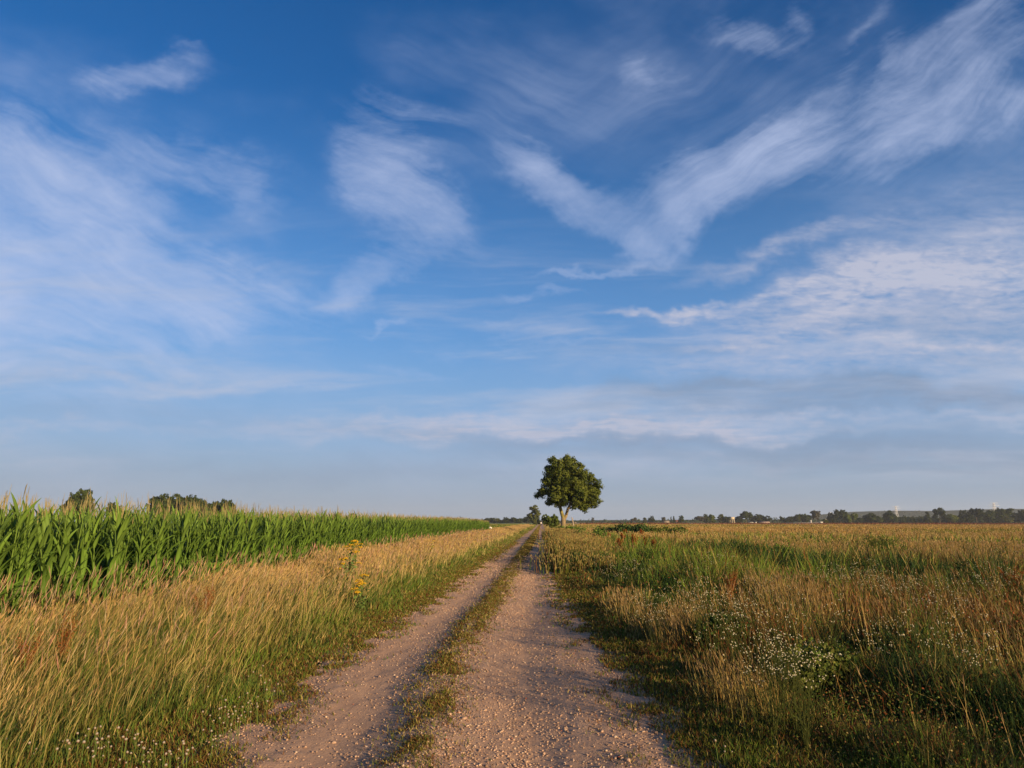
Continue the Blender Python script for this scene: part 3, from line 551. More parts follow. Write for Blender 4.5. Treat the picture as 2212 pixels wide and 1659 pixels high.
# ------------------------------------------------------------------ flowering and seeding plants
def flower_plant(seed, kind='white'):
    rs = np.random.default_rng(seed); st = Acc(); fl = Acc(); H = rs.uniform(.5, .8); gcol = np.array([.06, .07, .018])
    base = np.zeros(3); nb = rs.integers(5, 9)
    for i in range(nb):
        az = rs.uniform(0, 6.28); sp_ = rs.uniform(.05, .34); e = np.array([math.cos(az) * sp_, math.sin(az) * sp_, H * rs.uniform(.72, 1.05)]); f = e * .45 + np.array([0, 0, .05])
        f[:2] *= .6; tube(st, [base, f, e], [.0026, .002, .0014], gcol * rs.uniform(.8, 1.2), 4, False)
        for j in range(rs.integers(2, 5)):
            g_ = e + np.array([rs.normal(0, .035), rs.normal(0, .035), rs.uniform(.0, .06)]); tube(st, [e, g_], [.002, .0015], gcol, 3, False)
            r_ = rs.uniform(.0045, .0085); th = np.linspace(0, 2 * math.pi, 8)[:-1]; tl = rs.normal(0, .35, 2)
            ring = np.stack([np.cos(th) * r_, np.sin(th) * r_, np.cos(th) * r_ * tl[0] + np.sin(th) * r_ * tl[1]], 1) + g_
            v_ = np.concatenate([ring, [g_ + [0, 0, .005]], [g_ - [0, 0, .008]]]); n_ = 7
            fl.add(v_, np.array([[.50, .47, .38]] * 7 + [[.70, .50, .08]] + [[.55, .55, .40]]), None, [[k, (k + 1) % n_, 7] for k in range(n_)] + [[(k + 1) % n_, k, 8] for k in range(n_)])
        for j in range(3):
            pz = base * (1 - .3 * j) + f * (.3 * j + .1); a2 = rs.uniform(0, 6.28); tip = pz + np.array([math.cos(a2) * .06, math.sin(a2) * .06, .05]); sv_ = np.array([-math.sin(a2), math.cos(a2), 0]) * .007
            st.add([pz - sv_, pz + sv_, tip], gcol * 1.1, None, [[0, 1, 2]])
    return st.mesh('stem', M_GRASS), fl.mesh('flower_heads', M_PETAL)
FV = [flower_plant(300 + i) for i in range(6)]
def put_flower(x, y, s, label, group):
    e = empty('white_wildflower', (x, y, float(hgt(x, y)) - .01), random.uniform(0, 6.28), (s, s, s)); tag(e, label, 'wildflower', group)
    vr = random.choice(FV)
    for me, nm in zip(vr, ('stem', 'flower_heads')):
        o = bpy.data.objects.new(nm, me); COL.objects.link(o); o.parent = e
FP = [(1430, 1310, 190, 60, 26), (1600, 1320, 140, 70, 15), (1650, 1430, 70, 60, 12), (1400, 1340, 130, 60, 14), (1880, 1260, 120, 22, 20), (2000, 1300, 140, 40, 22), (1720, 1470, 70, 50, 9), (2060, 1440, 130, 80, 5), (1880, 1560, 200, 70, 8), (1500, 1400, 80, 60, 6), (1800, 1380, 120, 20, 8), (1330, 1240, 60, 30, 8), (1520, 1235, 130, 15, 10), (2130, 1260, 80, 30, 12)]
for (px, py, rx, ry_, cnt) in FP:
    for i in range(cnt):
        a_, b_ = ground((px + random.gauss(0, .5) * rx) / 2.16, max(py + random.gauss(0, .5) * ry_, 1165) / 2.16, .5)
        if a_ < float(xr(b_)) + .5 or b_ < 5.2: continue
        put_flower(a_, b_, random.uniform(.65, 1.0) * (1 + .35 * min(1, b_ / 30)), 'spindly plant with small white daisy-like heads in the meadow right of the track', 'white wildflowers in the right meadow')
# white clover heads in the left foreground
cl_me = []
for sdn in range(3):
    rs = np.random.default_rng(700 + sdn); A = Acc(); tube(A, [(0, 0, 0), (.005, 0, .05), (.01, .004, .1)], [.0018, .0015, .0013], (.12, .17, .04), 4, False); stem = A.mesh('stem', M_GRASS)
    A = Acc(); vv = ico_v * .0068 * (1 + rs.uniform(-.2, .2, (len(ico_v), 1))) + [.01, .004, .107]; A.add(vv, np.where(ico_v[:, 2:3] > -.2, [.38, .33, .25], [.22, .13, .07]), None, ico_f); cl_me.append((stem, A.mesh('flower_head', M_PETAL)))
for (px, py, rx, ry_, cnt) in [(330, 1640, 300, 40, 85), (500, 1570, 80, 60, 60), (560, 1500, 40, 40, 15), (150, 1650, 150, 20, 12), (1500, 1640, 120, 30, 8)]:
    for i in range(cnt):
        a_, b_ = ground((px + random.gauss(0, .5) * rx) / 2.16, (py + random.gauss(0, .5) * ry_) / 2.16, .1)
        left = a_ < 0; s_ = random.uniform(.8, 1.5)
        if float(xl(b_)) + .1 < a_ < float(xr(b_)) + .1: continue
        e = empty('clover_flower', (a_, b_, float(hgt(a_, b_))), random.uniform(0, 6.28), (s_, s_, s_ * 1.1))
        tag(e, 'small round white clover flower in the short grass at the left edge of the track' if left else 'small round white clover flower low in the grass at the right edge of the track', 'clover', 'clover flowers left of the track' if left else 'clover flowers right of the track')
        for me, nm in zip(random.choice(cl_me), ('stem', 'flower_head')):
            o = bpy.data.objects.new(nm, me); COL.objects.link(o); o.parent = e
# rust-red dock
def dock(px, py, hh_, label, grp, dark=1.0, wide=1.0):
    x_, y_ = ground(px / 2.16, py / 2.16, hh_ * .45); rs = np.random.default_rng(int(px * 7 + py)); z_ = float(hgt(x_, y_)); r_ = math.hypot(x_, y_)
    e = empty('dock_plant', (x_, y_, z_)); tag(e, label, 'dock plant', grp)
    A = Acc(); B = Acc(); Cc = Acc(); col = np.array([.24, .075, .02]) * dark
    for i in range(5):
        az = rs.uniform(0, 6.28); sp_ = rs.uniform(.04, .26) * hh_ * wide; tp = np.array([math.cos(az) * sp_ + .05, math.sin(az) * sp_, hh_ * rs.uniform(.75, 1)]); tube(A, [(0, 0, 0), tp * [.3, .3, .5], tp], [.006, .005, .002], np.array([.26, .13, .05]), 4, False)
        for j in range(4):
            t0 = .45 + .12 * j; p0 = tp * [t0 ** 2, t0 ** 2, t0]; a2 = rs.uniform(0, 6.28); p1 = p0 + np.array([math.cos(a2) * .05 * wide, math.sin(a2) * .05 * wide, .16 * hh_]); tube(A, [p0, p1], [.003, .0015], col * .7, 3, False)
            m_ = 45; tt = rs.uniform(0, 1, m_)[:, None]; P = p0 * (1 - tt) + p1 * tt + rs.normal(0, .02, (m_, 3)); leaves(B, P, rnd_dirs(m_), np.full(m_, max(.010, .0011 * r_)), jit(m_, col, .3))
        m_ = 60; tt = rs.uniform(.55, 1, m_)[:, None]; P = tp * np.concatenate([tt ** 2, tt ** 2, tt], 1) + rs.normal(0, .02, (m_, 3)); leaves(B, P, rnd_dirs(m_), np.full(m_, max(.010, .0011 * r_)), jit(m_, col, .3))
    n = 9; az = rs.uniform(0, 6.28, n); blades(Cc, np.zeros((n, 3)), rs.uniform(.15, .3, n), np.full(n, .035), np.stack([np.cos(az), np.sin(az)], 1) * .8, az + 1.57, jit(n, [.12, .14, .035]), jit(n, [.16, .13, .04]), 3)
    A.obj('stem', M_GRASS, e); B.obj('seed_spikes', M_GRASS, e); Cc.obj('leaves', M_GRASS, e)
dock(130, 1430, .75, 'rust-red dock plant standing low in the grass near the left edge of the picture', 'rust-red dock in the left verge')
dock(437, 1335, .7, 'single rust-red dock among the tall golden grass left of the track', 'rust-red dock in the left verge')
dock(45, 1470, .6, 'leftmost small orange-red dock in the left verge', 'rust-red dock in the left verge')
for i, (px, py, hh_) in enumerate([(1335, 1185, .9), (1372, 1183, 1.0), (1345, 1172, .9), (1392, 1180, .9), (1315, 1168, .8), (1350, 1160, .9), (1385, 1160, 1.0), (1366, 1175, .9), (1300, 1180, .7), (1412, 1190, .8)]):
    dock(px, py, hh_, 'rust-red dock in the cluster among green weeds, right of the track below the big tree', 'rust-red dock cluster right of the track')
dock(1572, 1300, .85, 'dark red leaning dock among white flowers in the middle of the right meadow', 'rust-red dock in the open meadow', .75)
dock(2190, 1275, .8, 'dark red dock at the right edge of the picture in the meadow', 'rust-red dock in the open meadow', .75, 1.5)
# ragwort
def ragwort(px, py, hh_, label, n_st, spread):
    x_, y_ = ground(px / 2.16, py / 2.16, .1); z_ = float(hgt(x_, y_)); rs = np.random.default_rng(int(px)); e = empty('ragwort', (x_, y_, z_)); tag(e, label, 'ragwort', 'yellow ragwort in the left verge')
    A = Acc(); B = Acc(); Lf = Acc()
    for i in range(n_st):
        az = rs.uniform(0, 6.28); sp_ = spread * math.sqrt(rs.uniform(0, 1)); tp = np.array([math.cos(az) * sp_, math.sin(az) * sp_, hh_ * rs.uniform(.45, 1.0)]); tube(A, [(0, 0, 0), tp * [.4, .4, .5], tp], [.006, .005, .003], np.array([.12, .15, .04]), 4, False)
        m_ = 30; tt = rs.uniform(.1, .9, m_)[:, None]; P = tp * np.concatenate([tt ** 1.4, tt ** 1.4, tt], 1) + rs.normal(0, .035, (m_, 3)); leaves(Lf, P, rnd_dirs(m_), rs.uniform(.03, .07, m_), jit(m_, [.10, .15, .035], .2))
        R_ = rs.uniform(.05, .10)
        for j in range(26):
            a2 = rs.uniform(0, 6.28); q_ = R_ * math.sqrt(rs.uniform(0, 1)); c_ = tp + np.array([math.cos(a2) * q_, math.sin(a2) * q_, .05 - q_ * .35 + rs.normal(0, .008)]); tube(A, [tp, c_], [.0015, .001], np.array([.14, .16, .04]), 3, False)
            th = np.linspace(0, 2 * math.pi, 8)[:-1]; rr_ = rs.uniform(.014, .020); ring = np.stack([np.cos(th) * rr_, np.sin(th) * rr_, 0 * th + rs.normal(0, .002, 7)], 1) + c_
            B.add(np.concatenate([ring, [c_ + [0, 0, .006]], [c_ - [0, 0, .010]]]), np.array([[.62, .38, .01]] * 7 + [[.55, .28, .01]] + [[.45, .38, .04]]), None, [[k, (k + 1) % 7, 7] for k in range(7)] + [[(k + 1) % 7, k, 8] for k in range(7)])
    A.obj('stem', M_GRASS, e); B.obj('flower_heads', M_PETAL, e); Lf.obj('leaves', M_LEAF, e)
ragwort(748, 1290, 1.15, 'tall ragwort with flat orange-yellow flower heads, largest yellow plant left of the track', 13, .26)
ragwort(779, 1318, .62, 'shorter yellow ragwort just right of and below the tallest one', 7, .15)
ragwort(925, 1212, .75, 'distant dull yellow ragwort further up the left verge', 9, .30)

# ------------------------------------------------------------------ bushes and trees
def lobe_crown(A, lobes, per, spread, size, cA, cB, dens=1.0, leaf_n=46):
    for (c_, r_) in lobes:
        nc = max(3, int(per * r_ * r_ * dens)); dd = rnd_dirs(nc); cen = np.array(c_) + dd * r_ * RNG.uniform(.55, 1.0, (nc, 1))
        cn = np.repeat(cen, leaf_n, 0); dn = np.repeat(dd, leaf_n, 0); off = rnd_dirs(len(cn)) * (spread * RNG.uniform(.25, 1, (len(cn), 1)))
        tone = np.repeat(RNG.uniform(0, 1, (nc, 1)), leaf_n, 0); col = (cA * (1 - tone) + cB * tone) * (1 + RNG.normal(0, .14, (len(cn), 1)))
        leaves(A, cn + off, dn * .8 + off / spread * .6, np.full(len(cn), size) * RNG.uniform(.7, 1.3, len(cn)), np.clip(col, .003, .8))
# --- the big maple-like tree beside the track
TD = 90.0; TX = along(563.5, TD); U_ = .01144 * 1.0
def cz(yc): return 1.6 + (907 - yc) * U_ * .962
def cx_(xc): return (xc - 1145) * U_
big = empty('broadleaf_tree', (TX, TD, float(hgt(TX, TD)))); tag(big, 'large rounded dark green tree with a forked pale trunk beside the track', 'tree')
LB = [(1080, 275, 92), (1195, 265, 82), (1290, 345, 100), (1000, 350, 85), (1130, 390, 130), (1250, 450, 130), (1390, 430, 90), (1480, 560, 88), (965, 470, 66), (1050, 530, 105), (1200, 540, 110), (1330, 590, 130), (925, 560, 52), (1040, 640, 70), (1130, 560, 80),
      (1460, 660, 88), (1370, 730, 68), (1290, 680, 72), (900, 620, 46), (868, 630, 26), (1000, 695, 36), (1400, 780, 36), (1505, 480, 42), (1115, 690, 46), (1180, 650, 52), (1072, 705, 40), (1255, 735, 38), (1150, 700, 30), (1440, 600, 90), (1030, 210, 34), (1180, 215, 36), (1255, 235, 34)]
lobes = []
for (a_, b_, r_) in LB:
    dd_ = math.hypot(a_ - 1220, b_ - 480); dep = .72 * math.sqrt(max(0, 350 ** 2 - dd_ ** 2))
    for kk, f_ in ((-1, .9), (0, 1.0), (1, .9)):
        if kk and dep < 60: continue
        lobes.append(((cx_(a_) + random.uniform(-.1, .1), kk * dep * U_ + random.uniform(-.3, .3), cz(b_)), r_ * U_ * f_))
A = Acc(); lobe_crown(A, lobes, 19, .38, .19, np.array([.042, .066, .009]), np.array([.125, .14, .02]))
A.obj('crown', M_LEAF, big)
A = Acc()
bc = np.array([.19, .14, .075]); bc2 = np.array([.19, .16, .05])
def V3(xc, yc, dy=0): return (cx_(xc), dy, cz(yc))
tube(A, [(0, 0, -.1), V3(1145, 985), V3(1143, 920), V3(1145, 865)], [.42, .33, .30, .30], bc, 12)
tube(A, [V3(1150, 885), V3(1130, 830, -.1), V3(1112, 760, -.2), V3(1100, 690, -.2), V3(1095, 560), V3(1090, 420)], [.24, .22, .20, .18, .12, .05], bc2, 10)
tube(A, [V3(1150, 890), V3(1172, 850, .1), V3(1195, 770, .2), V3(1215, 730, .2), V3(1260, 640, .3), V3(1300, 500, .2)], [.20, .19, .17, .16, .12, .05], bc * 1.1, 10)
for (p, r0) in (((1100, 690, 1040, 620, 960, 560), .09), ((1098, 600, 1170, 500, 1190, 380), .08), ((1215, 735, 1300, 700, 1400, 690), .08), ((1240, 690, 1330, 600, 1430, 520), .08), ((1095, 640, 1010, 660, 900, 630), .06)):
    tube(A, [V3(p[0], p[1], -.2), V3(p[2], p[3], random.uniform(-.8, .8)), V3(p[4], p[5], random.uniform(-1.5, 1.5))], [r0, r0 * .7, r0 * .3], bc2, 7)
A.obj('trunk', M_BARK, big, True)

def dist_lobes(kind, rs):
    L = []
    if kind == 'round':
        for i in range(16): a = rs.uniform(0, 6.28); z = rs.uniform(.42, .84); rr_ = .30 * math.sqrt(max(.05, 1 - ((z - .58) / .38) ** 2)) * rs.uniform(.4, 1); L.append(((math.cos(a) * rr_, math.sin(a) * rr_, z), rs.uniform(.12, .18)))
    elif kind == 'tall':
        for i in range(16): z = .18 + .74 * i / 15; a = rs.uniform(0, 6.28); w_ = .13 * math.sin(min(1, (z - .05) / .5) * 1.57) * (1.25 - z * .8); L.append(((math.cos(a) * w_, math.sin(a) * w_, z), .13 * (1.25 - .7 * z)))
    elif kind == 'bush':
        for i in range(14): a = rs.uniform(0, 6.28); z = rs.uniform(.18, .72); rr_ = .42 * math.sqrt(max(.05, 1 - (z / .95) ** 2)) * rs.uniform(.3, 1); L.append(((math.cos(a) * rr_, math.sin(a) * rr_, z), rs.uniform(.16, .26)))
    elif kind == 'conifer':
        for i in range(12): z = .12 + .8 * i / 11; a = rs.uniform(0, 6.28); L.append(((math.cos(a) * .02, math.sin(a) * .02, z), .16 * (1.02 - z) + .02))
    return L
PALS = {'dark': ([.018, .028, .007], [.04, .05, .013]), 'olive': ([.045, .058, .013], [.09, .095, .022]), 'grey': ([.055, .05, .03], [.095, .085, .05]), 'bright': ([.055, .085, .014], [.11, .13, .02]), 'mid': ([.026, .043, .011], [.06, .075, .018])}
TV = {}
def get_var(kind, pal, k):
    key = (kind, pal, k)
    if key not in TV:
        rs = np.random.default_rng(hash((len(kind) * 31 + ord(kind[0]), len(pal) * 7 + ord(pal[0]), k)) % 9999); A = Acc(); a_, b_ = PALS[pal]
        lobe_crown(A, dist_lobes(kind, rs), 620, .06, .058, np.array(a_), np.array(b_), 1.0, 26)
        allv = np.concatenate(A.v); lo = np.percentile(allv, 1, 0); hi = np.percentile(allv, 99, 0); wd_ = max(hi[0] - lo[0], hi[1] - lo[1])
        for vv_ in A.v: vv_[:, :2] /= wd_; vv_[:, 2] /= hi[2]
        cr = A.mesh('crown', M_WOODLAND)
        A = Acc(); tube(A, [(0, 0, -.02), (.01, 0, .3), (0, .01, .6)], [.03, .022, .012], (.12, .10, .07), 7); tube(A, [(.01, 0, .3), (.1, .05, .55)], [.016, .008], (.12, .10, .07), 6); TV[key] = (cr, A.mesh('trunk', M_BARK))
    return TV[key]
def dtree(x25, dist, top25, w25, kind, pal, label, group=None, name='distant_tree', cat='tree'):
    px = x25 / 2.5; Hh = 1.6 + (1305 - top25) / 2.5 / FPX * dist * .94; Ww = w25 / 2.5 / FPX * dist
    x_ = along(px, dist); sw = Ww * 1.08
    e = empty(name, (x_, dist, 0), random.uniform(0, 6.28), (sw, sw, Hh)); tag(e, label, cat, group)
    cr, tk = get_var(kind, pal, random.randrange(3))
    for me, nm in ((cr, 'crown'), (tk, 'trunk')):
        o = bpy.data.objects.new(nm, me); COL.objects.link(o); o.parent = e
g = 'trees rising behind the maize'
dtree(195, 250, 1224, 72, 'bush', 'mid', 'lone rounded tree rising behind the maize at the far left', g)
dtree(283, 300, 1258, 42, 'bush', 'mid', 'low treetop barely showing over the maize between the lone tree and the clump', g)
for (a_, b_, c_, d_, lb) in [(398, 300, 1240, 62, 'leftmost and broadest crown of the tree clump behind the maize'), (440, 310, 1238, 60, 'second crown from the left in the tree clump behind the maize'), (470, 300, 1243, 52, 'third crown from the left in the clump, ending its taller half'),
        (503, 310, 1252, 38, 'first lower crown right of the notch in the clump behind the maize'), (526, 305, 1258, 34, 'small low crown in the right half of the clump behind the maize'), (546, 310, 1252, 30, 'second last crown at the right of the clump behind the maize'), (568, 300, 1254, 34, 'last crown at the right end of the clump behind the maize')]:
    dtree(a_, b_, c_ - 2, d_ * 1.1, 'bush', 'mid', lb, g)
dtree(847, 900, 1281, 12, 'round', 'grey', 'tiny grey-brown treetop over the maize, left of a wider one', g)
dtree(885, 900, 1284, 26, 'bush', 'grey', 'wide low brown treetop showing over the middle of the maize', g)
g = 'dark trees along the horizon left of the track'
for (a_, b_, c_, d_, k_, p_, lb) in [(1195, 800, 1298, 34, 'bush', 'dark', 'dark hedge-like tree at the left end of the row beyond the maize end'), (1222, 800, 1295, 34, 'bush', 'dark', 'wide dark tree second from the left in the row beyond the maize'), (1242, 800, 1296, 24, 'bush', 'olive', 'olive-tinted tree just left of the gap in the distant row'),
        (1262, 780, 1294, 24, 'bush', 'dark', 'dark tree just right of the gap in the distant row'), (1280, 780, 1294, 24, 'bush', 'dark', 'rounded dark tree between the gap and the tall poplar'), (1303, 700, 1296, 22, 'bush', 'mid', 'lower green tree left of the tall poplar'), (1320, 700, 1291, 30, 'bush', 'mid', 'broad grey-green tree touching the tall poplar from the left')]:
    dtree(a_, b_, c_, d_, k_, p_, lb, g)
dtree(1335, 420, 1264, 27, 'tall', 'olive', 'tall brownish poplar standing left of the end of the track', None, 'poplar')
dtree(1348, 400, 1296, 10, 'bush', 'dark', 'small round dark tree right at the end of the track', None)
dtree(1375, 150, 1288, 36, 'bush', 'bright', 'rounded green bush between the end of the track and the big tree', None, 'round_bush', 'bush')
g = 'trees along the horizon right of the track'
for (a_, c_, d_, k_, p_, lb) in [(1482, 1294, 8, 'tall', 'grey', 'faint thin tree on the horizon just right of the big tree'), (1584, 1294, 14, 'round', 'grey', 'greyish tree on the horizon above the bramble mound'), (1612, 1294, 9, 'tall', 'olive', 'pale thin tree left of a dark rounded one on the horizon'), (1629, 1291, 16, 'bush', 'dark', 'dark rounded bush nearest the middle of the right horizon'),
        (1659, 1293, 10, 'round', 'grey', 'small grey tree left of the two slim conifers'), (1678, 1292, 5, 'conifer', 'dark', 'left one of two slim dark conifers'), (1685, 1291, 6, 'conifer', 'dark', 'right one of two slim dark conifers by the orange roof'), (1703, 1289, 13, 'tall', 'mid', 'dark upright tree right beside the orange-roofed house'),
        (1752, 1291, 24, 'round', 'grey', 'greyish tree left of two touching willows'), (1769, 1286, 18, 'bush', 'mid', 'left, darker one of two touching willows'), (1779, 1287, 18, 'bush', 'bright', 'right, brighter one of two touching willows'), (1803, 1286, 15, 'tall', 'olive', 'upright pale green tree left of the wooden hide'),
        (1820, 1292, 30, 'bush', 'dark', 'dark wide tree just behind the wooden hide'), (1846, 1291, 26, 'bush', 'dark', 'dark wide tree between the wooden hide and the tall domed tree'), (1866, 1279, 25, 'round', 'mid', 'tall domed tree standing above the middle of the right horizon'), (1886, 1290, 18, 'bush', 'dark', 'small dark tree just right of the tall domed tree'), (1906, 1287, 34, 'bush', 'dark', 'broad dark domed tree behind the low sheds'),
        (1955, 1291, 10, 'round', 'dark', 'small square-topped dark tree above the white strip'), (1970, 1292, 24, 'bush', 'dark', 'wide low dark tree right of the small square-topped one'), (1995, 1290, 20, 'bush', 'olive', 'low tree at the left foot of an olive domed one'), (2009, 1286, 32, 'bush', 'mid', 'olive domed tree left of the brownish tree'),
        (2041, 1277, 23, 'round', 'grey', 'brownish round-headed tree beside the white dots'), (2080, 1283, 22, 'bush', 'dark', 'dark tree at the left end of the long hedge'), (2102, 1275, 28, 'round', 'dark', 'tall dark tree second from the left end of the long hedge'), (2128, 1284, 28, 'bush', 'bright', 'bright green rounded bush below the start of the ridge'),
        (2185, 1284, 36, 'bush', 'mid', 'wide green tree in the hedge left of the first pylon'), (2229, 1278, 26, 'bush', 'mid', 'rounded tree right at the foot of the first pylon'), (2320, 1280, 16, 'conifer', 'dark', 'small pointed dark tree left of the tallest hedge tree'), (2350, 1271, 24, 'round', 'dark', 'tallest dark tree standing up from the hedge on the right'),
        (2376, 1287, 28, 'bush', 'bright', 'light green bush at the right foot of the tallest hedge tree'), (2413, 1278, 32, 'bush', 'dark', 'dark broad tree right of the light green bush'), (2442, 1272, 30, 'round', 'dark', 'large round dark tree left of the right pylon'), (2477, 1278, 32, 'bush', 'mid', 'green tree directly under the right pylon'),
        (2515, 1272, 38, 'round', 'mid', 'broad tree right of the right pylon'), (2552, 1277, 34, 'bush', 'dark', 'tree at the very right edge of the picture'), (2508, 1291, 40, 'bush', 'olive', 'low olive bush in front of the hedge near the right edge'), (2062, 1298, 14, 'bush', 'olive', 'tiny round bush in front of the hedge beside the white dot')]:
    dtree(a_, 640 if c_ > 1296 else (760 if a_ > 2070 else 820), c_, d_, k_, p_, lb, g)
# hedge belts, distant wood and ridge: masses that cannot be counted
def belt(name, x0, x1, dist, tops, pal, label, base_z=0, depth=25, nper=1.0, leafs=1.0, kind='stuff'):
    A = Acc(); xa, xb = along(x0 / 2.5, dist), along(x1 / 2.5, dist); Wd = xb - xa; n = int(max(30, Wd / (5 * leafs)) * 9 * nper); a_, b_ = PALS[pal]
    tx = RNG.uniform(0, 1, n); ty = np.interp(tx, [t_[0] for t_ in tops], [1.6 + (1305 - t_[1]) / 2.5 / FPX * dist for t_ in tops])
    bump = .72 + .28 * vnoise(tx * Wd / (7 * leafs), tx * 0, 5); X_ = xa + tx * Wd; Yd = RNG.uniform(0, 1, n); Hc = ty * bump
    L = [((X_[i], dist + Yd[i] * depth, Hc[i] * random.uniform(.15, 1.0) - 1.6 * leafs), 2.4 * leafs * random.uniform(.7, 1.2)) for i in range(n)]
    lobe_crown(A, L, .55 / leafs ** 2, 1.2 * leafs, .9 * leafs, np.array(a_), np.array(b_), 1.0, 14)
    ks = np.linspace(0, 1, 60); tb = np.interp(ks, [t_[0] for t_ in tops], [1.6 + (1305 - t_[1]) / 2.5 / FPX * dist for t_ in tops]) * (.93 if leafs > 3 else .7)
    v_ = np.stack([np.stack([xa + ks * Wd, np.full(60, dist + depth * .3), 0 * ks - 1], 1), np.stack([xa + ks * Wd, np.full(60, dist + depth * .5), tb], 1), np.stack([xa + ks * Wd, np.full(60, dist + depth), 0 * ks - 1], 1)], 1).reshape(-1, 3)
    A.add(v_, a_, [[3 * i + j, 3 * i + 3 + j, 3 * i + 4 + j, 3 * i + 1 + j] for i in range(59) for j in (0, 1)])
    tag(A.obj(name, M_WOODLAND), label, 'woodland', kind=kind)
belt('hedge', 2085, 2600, 780, [(0, 1292), (.2, 1288), (.35, 1286), (.6, 1290), (.8, 1283), (1, 1282)], 'dark', 'long dark hedge below the wooded ridge on the right', depth=30)
belt('far_wood', 1405, 2085, 1150, [(0, 1299), (.18, 1297), (.3, 1298), (.5, 1296), (.62, 1293), (.75, 1293), (.85, 1297), (1, 1294)], 'mid', 'far-off low wood along the horizon right of the big tree', depth=60, leafs=1.4)
belt('far_wood', 930, 1420, 1300, [(0, 1290), (.1, 1289), (.2, 1292), (.4, 1291), (.5, 1296), (1, 1300)], 'grey', 'far-off brownish wood seen over the end of the maize', depth=60, leafs=1.6)
belt('wooded_ridge', 2040, 3100, 2300, [(0, 1293), (.04, 1286), (.14, 1277), (.25, 1274), (.35, 1275), (.5, 1270), (1, 1268)], 'dark', 'long forested ridge fading blue behind the hedge on the right', depth=300, leafs=3.2)

# bramble mounds and weedy bushes in the meadow
def weed_bush(px, py, wpx, hh_, label, pal=(DEEP, GREEN), name='bush', size=.05, group=None, D_=None, n=260, dp=.6):
    if D_: x_, y_ = along(px / 2.16, D_), D_
    else: x_, y_ = ground(px / 2.16, py / 2.16, .05)
    w_ = wpx / 2.16 / FPX * math.hypot(x_, y_); e = empty(name, (x_, y_, float(hgt(x_, y_)))); tag(e, label, 'bush', group)
    A = Acc(); m_ = n; L = []
    for i in range(14): L.append(((random.gauss(0, .30) * w_, random.uniform(-.5, .5) * w_ * dp, hh_ * random.uniform(.15, .60)), hh_ * random.uniform(.22, .36)))
    for (c_, r_) in L:
        nc = m_ // 6; dd = rnd_dirs(nc); dd[:, 2] = np.abs(dd[:, 2]) - .25; cen = np.array(c_) + dd * r_ * RNG.uniform(.3, 1.35, (nc, 1)) * [1.2, 1.2, 1.1]; cn = np.repeat(cen, 7, 0) + RNG.normal(0, size * 1.5, (nc * 7, 3)); tone = np.repeat(RNG.uniform(0, 1, (nc, 1)), 7, 0)
        leaves(A, cn, np.repeat(dd, 7, 0), RNG.uniform(.7, 1.5, len(cn)) * size, (np.array(pal[0]) * (1 - tone) + np.array(pal[1]) * tone) * (1 + RNG.normal(0, .15, (len(cn), 1))))
    A.obj('foliage', M_LEAF, e); B = Acc()
    for i in range(9): a = random.uniform(0, 6.28); tube(B, [(0, 0, 0), (math.cos(a) * w_ * .12, math.sin(a) * w_ * .12, hh_ * .4), (math.cos(a) * w_ * .3, math.sin(a) * w_ * .3, hh_ * .7)], [.012, .009, .004], (.12, .10, .05), 4, False)
    B.obj('stem', M_GRASS, e)
weed_bush(1350, 0, 90, 1.15, 'bramble mound with a dark peak in the golden field, left one of two', name='bramble_mound', size=.16, D_=78, group='bramble mounds in the golden field', n=420)
weed_bush(1418, 0, 80, .95, 'lower bramble mound in the golden field, right one of two', (GREEN, OLIVE), name='bramble_mound', size=.16, D_=80, group='bramble mounds in the golden field', n=420)
weed_bush(1225, 0, 55, 1.0, 'green weeds around the foot of the big tree', (GREEN, BRIGHT), name='weed_clump', size=.14, D_=86, n=300)
weed_bush(1275, 0, 90, .95, 'deep green weed clump between the big tree and the bramble mounds', (DEEP, BRIGHT), name='weed_clump', size=.10, D_=52, n=420)
weed_bush(1608, 1222, 66, .85, 'dark upright weed clump in the middle of the right meadow', (DEEP * .8, GREEN * .8), name='weed_clump', size=.05, n=420)
weed_bush(1715, 1243, 130, .62, 'low wide dark green weed clump right of the upright one', (DEEP * .8, GREEN * .7), name='weed_clump', size=.045, n=560)
weed_bush(1945, 1262, 110, .6, 'dark green weed clump beside the orange-brown patch near the right edge', (DEEP * .8, GREEN * .7), name='weed_clump', size=.045, n=480)
weed_bush(2080, 1268, 120, .6, 'dark green weed clump between the orange-brown patch and the right edge', (DEEP * .8, GREEN * .8), name='weed_clump', size=.045, n=480)
weed_bush(1262, 1232, 60, .6, 'deep green nettle clump near the right edge of the track', (DEEP, GREEN), name='weed_clump', size=.035, n=700)
weed_bush(1330, 1230, 100, .6, 'green weed clump below the rust-red dock', (GREEN, BRIGHT), name='weed_clump', size=.035, n=700)
weed_bush(1690, 1225, 80, .8, 'bright yellow-green weed clump beside the dark low one', (GREEN, BRIGHT), name='weed_clump', size=.05, n=380)
